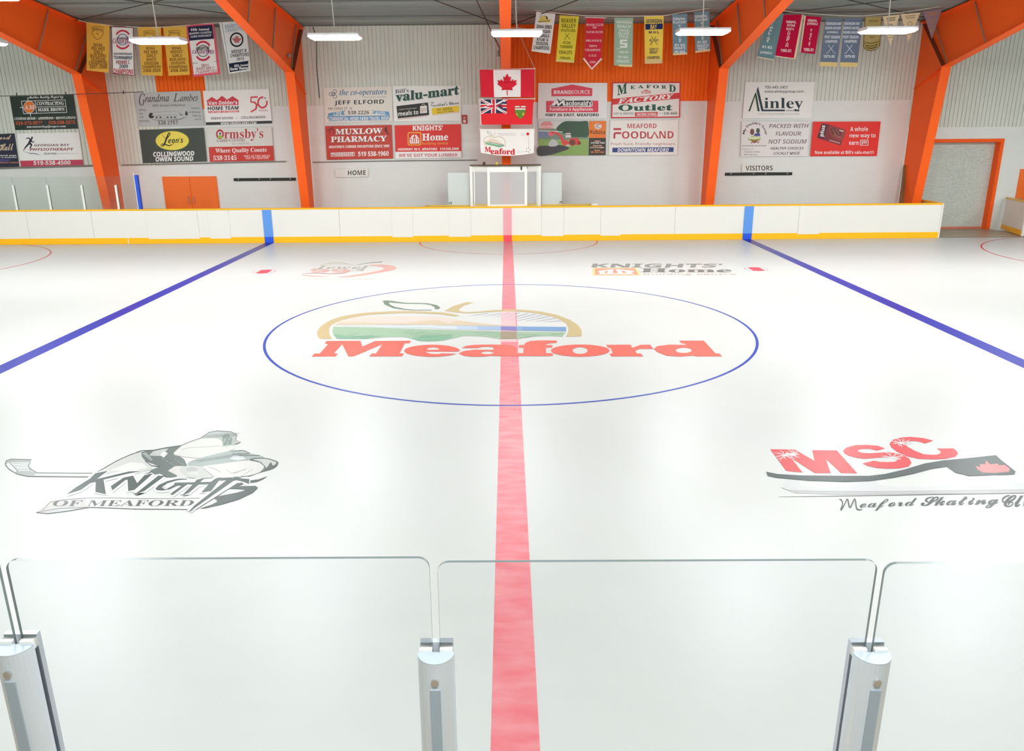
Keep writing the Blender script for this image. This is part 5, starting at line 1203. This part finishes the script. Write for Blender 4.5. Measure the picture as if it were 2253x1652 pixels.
f.P(s1([(395, 522), (500, 450), (700, 410), (1000, 395), (1600, 385), (1971, 398)]) + s2([(100, 380), (250, 405), (400, 440), (600, 465), (800, 490), (1000, 502), (800, 502), (0, 500)]) + s1([(1200, 520)]), (228, 212, 200), 'pale_hill'); f.up()
f.P(s1([(395, 523), (480, 480), (700, 475), (1000, 490), (1500, 500), (1850, 452), (1971, 448)]) + s2([(200, 480), (300, 430), (400, 440), (600, 465), (800, 488), (1250, 512), (0, 500)]) + s1([(1200, 521)]), (220, 200, 174), 'tan_hill')
wl = [(0, 508, 548, (214, 222, 234)), (300, 510, 558, (190, 206, 228)), (600, 512, 566, (164, 190, 220)), (950, 514, 574, (138, 172, 212)), (1250, 518, 579, (122, 160, 204)), (1892, 524, 588, None)]
for (xa_, t0, b0, c), (xb_, t1, b1, _) in zip(wl, wl[1:]): f.P(s2([(xa_, t0), (xb_, t1), (xb_, b1), (xa_, b0)]), c, 'water')
f.P(s1([(480, 538), (1300, 528), (1971, 530), (1971, 575), (1000, 556)]), (214, 222, 234), 'water')
f.P(s1([(375, 552), (1000, 566), (1971, 596)]) + s2([(950, 590), (1885, 600), (1840, 668), (1650, 655), (1400, 665), (1150, 705), (950, 705), (800, 680), (650, 660), (400, 655), (250, 690), (100, 725)]) + s1([(1971, 778), (1850, 782), (1700, 775), (1580, 735), (1450, 712), (1250, 712), (900, 742), (430, 742), (380, 690), (360, 620)]), (164, 192, 164), 'green_field'); f.up()
f.P(s1([(380, 660), (600, 700), (1100, 690), (900, 742), (430, 742)]), (134, 178, 150), 'dark_field'); f.P(s1([(1580, 735), (1800, 690), (2253, 680), (2200, 730), (1971, 776), (1850, 781), (1700, 774)]), (134, 178, 150), 'dark_field')
GS = (112, 152, 128)
for a in ([(1450, 640), (1620, 610)], [(1500, 660), (1800, 630)], [(1560, 685), (1900, 645)], [(1620, 705), (2050, 660)], [(1680, 725), (2200, 675)], [(600, 690), (760, 660)], [(650, 715), (1000, 690)], [(800, 735), (1100, 700)]): f.S(s1(a), 1.0, GS, 'furrow')
for a in ([(560, 612), (800, 588)], [(620, 640), (900, 600)], [(760, 655), (960, 612)], [(820, 672), (1010, 618)], [(1180, 640), (1500, 640)], [(1200, 690), (1450, 650)], [(1660, 640), (1850, 620)]): f.S(s2(a), .9, GS, 'furrow')
for a in ([(500, 362), (760, 322)], [(700, 372), (950, 320)], [(830, 388), (1080, 318)], [(930, 402), (1210, 318)], [(1000, 415), (1340, 325)], [(1060, 430), (1450, 335)], [(1180, 435), (1540, 350)], [(1300, 440), (1640, 370)], [(1450, 445), (1740, 395)], [(1600, 450), (1815, 435)]): f.S(s2(a), [.4, 1.5], (176, 182, 200), 'sky_line')
f.up()
f.P([(1102, 717.5), (1136.2, 718.5), (1136.6, 728), (1101.6, 726.5)], (128, 124, 190), 'water_over_line'); f.P([(1101.6, 728.4), (1136.8, 729.4), (1137.2, 745), (1101, 746)], (160, 146, 122), 'field_over_line')
RL = (248, 106, 92)
f.P(s1([(40, 1015), (85, 968), (165, 968), (298, 820), (240, 812), (275, 775), (795, 772), (828, 860), (1020, 775), (1578, 770), (1560, 808), (1482, 808), (1402, 965), (1468, 965), (1445, 1012), (930, 1012), (970, 968), (1035, 968), (1138, 822), (690, 1012), (610, 1012), (512, 822), (380, 965), (445, 968), (410, 1012)]), RL, 'lettering')
cx, cy, rx, ry = 950.7, 771.4, 61.5, 13.2
f.P([(cx+rx*math.cos(math.radians(a)), cy-ry*math.sin(math.radians(a))) for a in range(0, 331, 10)] + [(972.8, 776.9), (965, 778.6), (949.9, 778.5), (939.9, 775.8), (937, 773.2), (1006, 773.2)], RL, 'lettering', [s1([(1820, 912), (1850, 880), (1920, 870), (1990, 878), (2020, 908)])])
f.P(s2([(370, 830), (430, 800), (560, 784), (800, 780), (1050, 785), (1150, 810), (1167, 840), (1167, 905), (1270, 905), (1270, 948), (820, 948), (815, 942), (700, 955), (540, 958), (400, 945), (325, 908), (400, 875), (560, 855), (833, 858), (838, 835), (810, 815), (740, 812), (660, 815), (600, 832)]), RL, 'lettering', [s2(ell(745, 900, 90, 21, 18))])
f.P(s2([(1205, 788), (1280, 788), (1300, 755), (1370, 728), (1500, 720), (1755, 722), (1755, 755), (1660, 758), (1600, 775), (1592, 788), (1690, 788), (1690, 825), (1598, 825), (1600, 905), (1698, 908), (1698, 948), (1262, 948), (1270, 905), (1268, 825), (1205, 825)]), RL, 'lettering')
f.P(s5(ell(663, 567, 243, 50, 44)), RL, 'lettering', [s5(ell(662, 567, 62, 28, 24))])
f.P(s5([(878, 520), (1080, 518), (1092, 545), (1160, 520), (1240, 518), (1268, 553), (1150, 553), (1118, 570), (1130, 590), (1165, 592), (1185, 615), (920, 615), (905, 592), (932, 592), (915, 542), (893, 542)]), RL, 'lettering')
f.P(s5([(1480, 485), (1685, 485), (1780, 590), (1815, 592), (1835, 615), (1620, 615), (1600, 608), (1500, 617), (1380, 610), (1300, 580), (1272, 553), (1300, 530), (1400, 518), (1540, 520), (1525, 508), (1500, 508)]), RL, 'lettering', [s5(ell(1518, 565, 66, 22, 22))])
# far left: apple swoosh with numbers
f = on_ice('swoosh_logo', 'faint red apple swoosh with grey script, far left part of the ice', 560, 530, .22193); f.layer = 2
PR, PG = (228, 174, 164), (172, 172, 160)
f.P(smooth_loop([(1120, 240), (1260, 234), (1370, 246), (1406, 264), (1370, 290), (1200, 320), (1020, 350), (900, 360), (815, 352), (900, 350), (1060, 326), (1220, 296), (1280, 275), (1250, 255)], 4), PR, 'swoosh')
f.S([(465, 335), (560, 348), (750, 352)], [3, 9, 2], PR, 'swoosh', 4); f.S([(470, 328), (600, 318), (760, 326), (880, 318), (945, 300)], [2, 5, 5, 6, 3], (190, 110, 100), 'swoosh', 4)
f.S([(650, 240), (740, 222), (860, 218), (990, 238)], [3, 8, 8, 3], (198, 194, 166), 'leaf_swoosh', 4); f.S([(660, 246), (800, 234), (960, 240)], 3, (190, 190, 160), 'leaf_swoosh', 4); f.S([(1015, 238), (1120, 220), (1268, 206)], [3, 6, 8], (140, 146, 136), 'stem_swoosh', 4)
f.T('Jewel', 580, 1130, 245, 282, PG, 'serifi', .0); f.T('99', 552, 950, 278, 312, (220, 172, 164), 'bold', .04); f.T('.3', 955, 1088, 276, 298, PG, 'bold')
for x in range(400, 1160, 62): f.S([(x, 382), (x+18, 374), (x+30, 382), (x+50, 375)], [2, 4, 4, 2], (196, 200, 190), 'script_line', 3)
# far right: lumber logo
f = on_ice('lumber_logo', 'pale grey lettering with a red and yellow square, far right part of the ice', 1200, 530, .24856); f.layer = 2
GD = (146, 149, 142)  # pale colours here take in the ice's grazing reflection and scatter
f.T("KNIGHTS'", 405, 1552, 200, 235, GD, 'bold', .03, 1, lean=16); f.T('Home', 836, 1648, 242, 278, (126, 126, 118), 'serif', .04, 0, lean=8); f.T('building centre', 868, 1690, 284, 306, (196, 176, 164), '', .0, 0, lean=6)
f.P([(420, 238), (800, 238), (850, 304), (418, 304)], (244, 214, 140), 'yellow_square'); f.up(); f.P([(440, 243), (788, 243), (824, 299), (438, 299)], (232, 156, 134), 'square_fill'); f.up()
for l in ([(462, 266), (600, 248), (610, 256), (480, 276)], [(622, 248), (786, 264), (778, 274), (622, 258)], [(560, 256), (600, 252), (596, 292), (540, 292)], [(630, 254), (668, 258), (690, 292), (640, 292)], [(486, 286), (640, 286), (640, 294), (480, 294)], [(650, 284), (778, 284), (784, 294), (650, 294)], [(700, 266), (760, 270), (772, 292), (726, 292)], [(480, 272), (530, 268), (520, 292), (476, 292)]): f.P(l, (244, 232, 226), 'house_emblem')
# near left: knights
f = on_ice('knight_logo', 'grey knight emblem with a hockey stick and ribbon lettering, near left part of the ice', 0, 920, .15091); f.layer = 2
o2 = lambda l: [(x+1988, y) for x, y in l]
DKG, MDG, LTG, PLG = (70, 82, 80), (168, 172, 168), (206, 205, 201), (228, 226, 222)
LN = (74, 80, 78)
f.P([(75, 670), (90, 620), (160, 595), (460, 603), (440, 640), (410, 700), (465, 750), (440, 768), (540, 795), (1385, 800), (1300, 857), (400, 847), (250, 812), (130, 742)], MDG, 'hockey_stick'); f.up()
f.P([(150, 645), (440, 640), (412, 700), (430, 765), (260, 770)], (226, 230, 226), 'stick_tape'); f.P([(90, 665), (140, 650), (250, 770), (220, 790), (130, 735)], (226, 230, 226), 'stick_tape'); f.P([(520, 808), (1350, 812), (1330, 840), (500, 835)], (222, 218, 212), 'stick_highlight'); f.up()
for y in (660, 685, 710, 735, 755): f.S([(170+(y-650)*.8, y), (425, y-6)], 5, LN, 'outline')
for a in ([(75, 670), (90, 620), (160, 595), (460, 603)], [(440, 640), (410, 700), (465, 750), (540, 795), (1385, 800)], [(75, 675), (130, 742), (250, 812), (400, 847), (1300, 857)], [(145, 650), (260, 772)]): f.S(a, 10, LN, 'outline')
f.P([(1420, 782), (1700, 622), (1900, 532), (2050, 482), (2070, 560)] + o2([(130, 620), (215, 690), (235, 720), (220, 752), (0, 790)]) + [(1700, 830)], LTG, 'sleeve'); f.P([(1600, 760), (1900, 640), (2090, 660), (2150, 720), (1900, 770)], PLG, 'sleeve_highlight'); f.up()
f.P(o2([(70, 500), (180, 462), (250, 470), (350, 440), (660, 400), (560, 500), (700, 600), (745, 700), (640, 690), (560, 690), (460, 760), (590, 830), (598, 862), (440, 862), (380, 825), (160, 812), (225, 750), (345, 702), (130, 622), (80, 560)]), (92, 104, 100), 'dark_torso'); f.up()
f.P(o2([(185, 545), (245, 480), (400, 445), (470, 440), (430, 480), (360, 550)]), (190, 192, 190), 'collar'); f.P(o2([(345, 535), (400, 480), (460, 510), (400, 575)]), PLG, 'collar')
for k in range(6): f.S(o2([(90+k*22, 520+k*18), (150+k*16, 505+k*18)]), 9, PLG, 'collar_stripe')
f.P(smooth_loop(o2([(545, 515), (650, 420), (730, 370), (950, 290), (1250, 290), (1330, 350), (1400, 395), (1460, 412), (1380, 470), (1100, 540), (900, 580), (700, 560), (600, 545)]), 3), (214, 212, 205), 'helmet')
f.P(smooth_loop(o2([(930, 292), (1060, 210), (1180, 185), (1380, 200), (1460, 236), (1450, 320), (1520, 348), (1450, 375), (1260, 415), (1250, 340), (1150, 290)]), 3), (172, 179, 174), 'plume'); f.up(); f.P(o2([(1250, 255), (1330, 225), (1400, 290), (1385, 380), (1275, 400), (1255, 330)]), (116, 132, 124), 'plume_shade')
f.S(o2([(620, 480), (760, 430), (1000, 420), (1220, 400)]), 6, (150, 150, 144), 'outline', 4); f.S(o2([(600, 540), (900, 565), (1250, 470), (1440, 415)]), [3, 7, 9, 6], (236, 236, 232), 'helmet_highlight', 4); f.S(o2([(560, 520), (690, 405)]), 46, (222, 220, 214), 'visor')
f.P(smooth_loop(o2([(760, 640), (1000, 560), (1350, 482), (1560, 465), (1660, 510), (1800, 540), (1860, 580), (1600, 606), (1380, 645), (1100, 695), (800, 705)]), 3), (160, 170, 166), 'feathers'); f.up()
for a in ([(1380, 480), (1560, 468), (1660, 512)], [(1400, 520), (1640, 520)], [(1500, 545), (1800, 542)], [(1400, 580), (1500, 600)]): f.S(o2(a), 11, LN, 'outline')
f.P(o2([(1360, 590), (1420, 545), (1560, 560), (1600, 600), (1480, 615)]), (206, 212, 212), 'feather_light')
f.P(smooth_loop(o2([(1660, 592), (1880, 578), (2030, 618), (2070, 655), (2000, 732), (1800, 790), (1640, 845), (1500, 850), (1700, 700)]), 3), (84, 96, 92), 'cuff'); f.up(); f.P(smooth_loop(o2([(1700, 600), (1880, 592), (2010, 628), (2040, 655), (1990, 690), (1960, 640), (1900, 720), (1870, 690), (1800, 630)]), 3), (200, 200, 196), 'cuff_light')
f.P(smooth_loop(o2([(960, 705), (1200, 668), (1450, 632), (1650, 612), (1800, 645), (1868, 705), (1820, 775), (1640, 835), (1300, 860), (1140, 860), (1000, 780)]), 3), (220, 216, 212), 'forearm'); f.P(o2([(460, 765), (560, 698), (640, 694), (700, 700), (745, 860), (600, 866), (590, 832)]), (214, 208, 204), 'chest'); f.P(smooth_loop(o2([(640, 710), (960, 705), (1010, 780), (1140, 860), (740, 862)]), 3), (196, 196, 192), 'glove'); f.up()
f.O(1988+810, 748, 85, 34, (176, 178, 174), name='fist'); f.O(1988+830, 800, 80, 26, (206, 204, 200), name='fist'); f.S(o2([(980, 740), (1050, 790), (1130, 850)]), 12, (150, 152, 148), 'outline'); f.S(o2([(1060, 710), (1150, 740), (1230, 790)]), 9, (150, 152, 148), 'outline'); f.S(o2([(1310, 750), (1380, 800), (1470, 790)]), 8, (170, 168, 164), 'outline')
for a in ([(0, 495), (80, 470), (250, 465), (420, 430), (660, 395), (760, 350), (950, 285), (1060, 205), (1180, 182), (1380, 196), (1462, 236), (1450, 318), (1520, 348), (1440, 380)], [(1650, 610), (1800, 640), (1870, 705), (1820, 780)], [(130, 622), (220, 690), (345, 702)]): f.S(o2(a), 9, LN, 'outline')
f.S([(1420, 782), (1700, 620), (1900, 530), (2050, 480)], 9, LN, 'outline')
for k in range(16):
    x = 960+k*30; f.S(o2([(x, 262-k*3+(k % 3)*16), (x+60, 246-k*2+(k % 3)*16), (x+110, 250-k*2+(k % 3)*18)]), [2, 5, 2], (120, 128, 124), 'feather_line')
for k in range(12):
    x = 820+k*55; f.S(o2([(x, 640-k*9+(k % 2)*22), (x+70, 612-k*9+(k % 2)*22), (x+150, 596-k*9+(k % 2)*20)]), [2, 5, 2], (122, 130, 128), 'feather_line')
for k in range(5): f.S(o2([(1420+k*36, 808-k*12), (1450+k*36, 782-k*12)]), 5, LN, 'fold_line')
for k in range(10): f.O(1988+1260+(k*37) % 120, 250+(k*53) % 140, 7, 5, (208, 214, 210), name='speckle')
for k in range(14): f.O(1988+380+(k*61) % 330, 585+(k*37) % 100, 5, 4, (196, 204, 200), name='speckle')
# ribbon and letters
f.layer = 8
f.P([(730, 1222), (950, 1185), (1200, 1166), (1600, 1162), (2253, 1172)] + o2([(985, 1166), (800, 1325), (0, 1318)]) + [(1300, 1295), (850, 1318), (530, 1373), (640, 1320), (700, 1260)], (222, 218, 216), 'ribbon'); f.P([(530, 1373), (850, 1318), (1290, 1298), (1000, 1350), (700, 1388)], (196, 196, 194), 'ribbon_fold'); f.P([(730, 1222), (950, 1185), (1250, 1168), (1250, 1298), (850, 1318), (560, 1368), (700, 1260)], (202, 196, 194), 'ribbon_shade'); f.up()
for a in ([(730, 1222), (950, 1185), (1200, 1166), (1600, 1162), (2253, 1172), (2960, 1166)], [(2760, 1328), (2000, 1322), (1300, 1296), (850, 1316), (530, 1373)], [(730, 1222), (640, 1320), (525, 1372), (700, 1388), (1000, 1350), (1290, 1298)]): f.S(a, 8, LN, 'outline')
f.T('OF MEAFORD', 750, 2800, 1196, 1284, (86, 92, 90), 'serif', .0, -4, lean=52)
HAL = (240, 240, 238)
LET = [[(965, 1112), (1100, 1010), (1310, 880), (1390, 800), (1575, 765), (1410, 885), (1500, 865), (1880, 775), (2070, 768), (1880, 805), (1510, 895), (1545, 1108), (1390, 1075), (1395, 930), (1320, 945), (1180, 1045)],
       [(1615, 990), (1800, 865), (1940, 835), (2000, 945), (2108, 828), (2233, 805), (1960, 1045), (1868, 1062), (1860, 898), (1830, 898), (1640, 1052)],
       [(2308, 835), (2398, 845), (2103, 1062), (1965, 1108)],
       o2([(740, 880), (600, 882), (450, 915), (330, 970), (275, 1025), (300, 1050), (380, 1055), (500, 1032), (600, 985), (655, 985), (495, 1100), (530, 1120), (745, 965), (800, 962), (560, 962), (440, 1030), (380, 1030), (376, 1005), (450, 950), (600, 905), (740, 892)]),
       o2([(560, 938), (850, 932), (880, 895), (990, 868), (930, 930), (1085, 926), (1150, 880), (1262, 842), (1195, 922), (1090, 1062), (942, 1085), (1050, 965), (910, 968), (765, 1090), (665, 1122), (820, 966), (545, 962)]),
       o2([(1140, 915), (1240, 868), (1380, 862), (1650, 886), (1642, 960), (1560, 928), (1470, 905), (1420, 912), (800, 1345), (760, 1363), (850, 1268), (1310, 905)]),
       o2([(1340, 1025), (1470, 950), (1540, 935), (1560, 955), (1480, 990), (1740, 986), (1772, 1012), (1700, 1085), (1500, 1180), (1250, 1255), (1000, 1310), (920, 1315), (1090, 1260), (1180, 1215), (1170, 1185), (1130, 1165), (1200, 1135), (1480, 1080), (1580, 1050), (1570, 1035)]),
       o2([(1660, 905), (1780, 890), (1905, 845), (1860, 880), (1760, 925), (1660, 940)])]
for l in LET[:6]: f.S(l+[l[0]], 62, HAL, 'letter_halo')
f.up(); f.P(o2([(1440, 915), (1490, 935), (880, 1322), (790, 1352)]), (232, 232, 230), 'sword_blade'); f.P(o2([(1385, 870), (1430, 855), (1600, 752), (1690, 728), (1706, 760), (1530, 868), (1450, 890)]), (88, 98, 95), 'sword_handle'); f.P(o2([(1490, 855), (1620, 770), (1690, 738), (1702, 758), (1530, 866)]), HAL, 'sword_grip'); f.up()
for l in LET: f.P(l, DKG, 'lettering')
f.S(o2([(1490, 935), (880, 1322), (770, 1360)]), 6, LN, 'outline')
for k in range(5): f.S(o2([(1530+k*34, 832-k*20), (1556+k*34, 848-k*22)]), 5, LN, 'outline')
# near right: skating club
f = on_ice('skate_logo', 'red cracked letters over a grey skate blade with script, near right part of the ice', 1640, 920, .27208); f.layer = 2
SR = (226, 74, 80); SRn = (236, 130, 126)
f.P([(330, 500), (440, 502), (440, 540), (520, 560), (800, 560), (900, 535), (920, 512), (1050, 510), (1090, 540), (1200, 555), (1700, 548), (1900, 540), (1970, 515), (1960, 462), (2100, 460), (2160, 500), (2300, 545), (2520, 560), (2520, 572), (1100, 590), (600, 588), (350, 580), (290, 560)], (214, 213, 214), 'skate_holder'); f.P([(290, 560), (350, 580), (600, 588), (1100, 590), (2520, 572), (2520, 602), (800, 618), (400, 605)], (192, 188, 190), 'skate_runner'); f.S([(270, 635), (600, 631), (1200, 622), (2520, 600)], [2, 5, 6, 5], (110, 112, 114), 'ice_shadow_line')
f.up(); f.S([(290, 560), (350, 582), (600, 590), (1100, 592), (2520, 574)], 4, (168, 166, 168), 'outline')
f.P([(200, 250), (400, 253), (560, 345), (540, 258), (740, 260), (905, 445), (775, 443), (650, 330), (690, 443), (560, 443), (370, 320), (462, 438), (330, 425)], SR, 'lettering')
f.P([(1130, 243), (1070, 222), (980, 215), (890, 218), (820, 235), (790, 260), (800, 285), (840, 305), (900, 320), (960, 328), (1040, 322), (1120, 315), (1180, 318), (1220, 330), (1225, 345), (1200, 352), (1150, 354), (1090, 352), (1040, 343), (945, 365), (985, 385), (1060, 402), (1150, 408), (1250, 405), (1320, 390), (1343, 360), (1325, 325), (1280, 300), (1220, 282), (1150, 275), (1080, 278), (1000, 283), (940, 278), (910, 268), (915, 255), (950, 248), (1010, 248), (1060, 262)], SR, 'lettering')
f.P([(1520, 180), (1440, 160), (1340, 150), (1260, 155), (1190, 175), (1165, 205), (1180, 235), (1225, 270), (1300, 305), (1400, 328), (1520, 333), (1620, 328), (1700, 310), (1720, 285), (1705, 260), (1680, 243), (1550, 245), (1580, 265), (1575, 285), (1545, 295), (1500, 295), (1440, 290), (1370, 262), (1310, 230), (1290, 205), (1310, 190), (1360, 183), (1410, 190), (1450, 205)], SR, 'lettering'); f.up()
CW = (246, 240, 238)
rnd = random.Random(3)
for cx, cy, r in ((318, 300, 120), (1262, 200, 90), (1190, 318, 110), (380, 290, 90)):
    for k in range(9):
        a = 2*math.pi*k/9+rnd.uniform(-.2, .2); rr = r*rnd.uniform(.6, 1.05)
        p = (cx+rr*math.cos(a), cy+rr*.42*math.sin(a)); m_ = (cx+rr*.55*math.cos(a+.12), cy+rr*.23*math.sin(a+.12))
        f.S([(cx, cy), m_, p], [6, 5, 3], CW, 'crack'); f.S([m_, (m_[0]+rr*.28*math.cos(a+.8), m_[1]+rr*.12*math.sin(a+.8))], [4, 2], CW, 'crack')
f.P([(168, 432), (260, 450), (450, 462), (800, 465), (1000, 465), (1130, 450), (1300, 410), (1450, 365), (1600, 340), (1800, 322), (2025, 298), (2060, 330), (2185, 430), (2175, 452), (2100, 458), (1960, 460), (1805, 467), (1770, 455), (1700, 440), (1630, 390), (1500, 410), (1350, 450), (1200, 480), (1000, 508), (800, 513), (500, 503), (250, 480), (180, 465)], (76, 88, 86), 'skate_sole'); f.up()
f.P([(1860, 385), (1900, 395), (1895, 370), (1940, 372), (1945, 340), (1980, 372), (2040, 365), (2050, 380), (2100, 378), (2140, 410), (2130, 432), (2020, 442), (1920, 438), (1880, 415)], (214, 130, 130), 'leaf_emblem')
f.S([(756, 652), (776, 660), (786, 690), (772, 742), (800, 700), (826, 652), (846, 722), (884, 650), (898, 722), (916, 738), (946, 736)], [3, 7, 9, 10, 8, 9, 10, 9, 10, 8, 4], (74, 78, 82), 'lettering', 4); f.T('eaford', 925, 1388, 660, 750, (74, 78, 82), 'script', .0, -18); f.T('Skating', 1418, 2048, 636, 738, (74, 78, 82), 'script', .02, -16); f.T('Club', 2072, 2420, 622, 716, (74, 78, 82), 'script', .02, -8)
flush_letters()
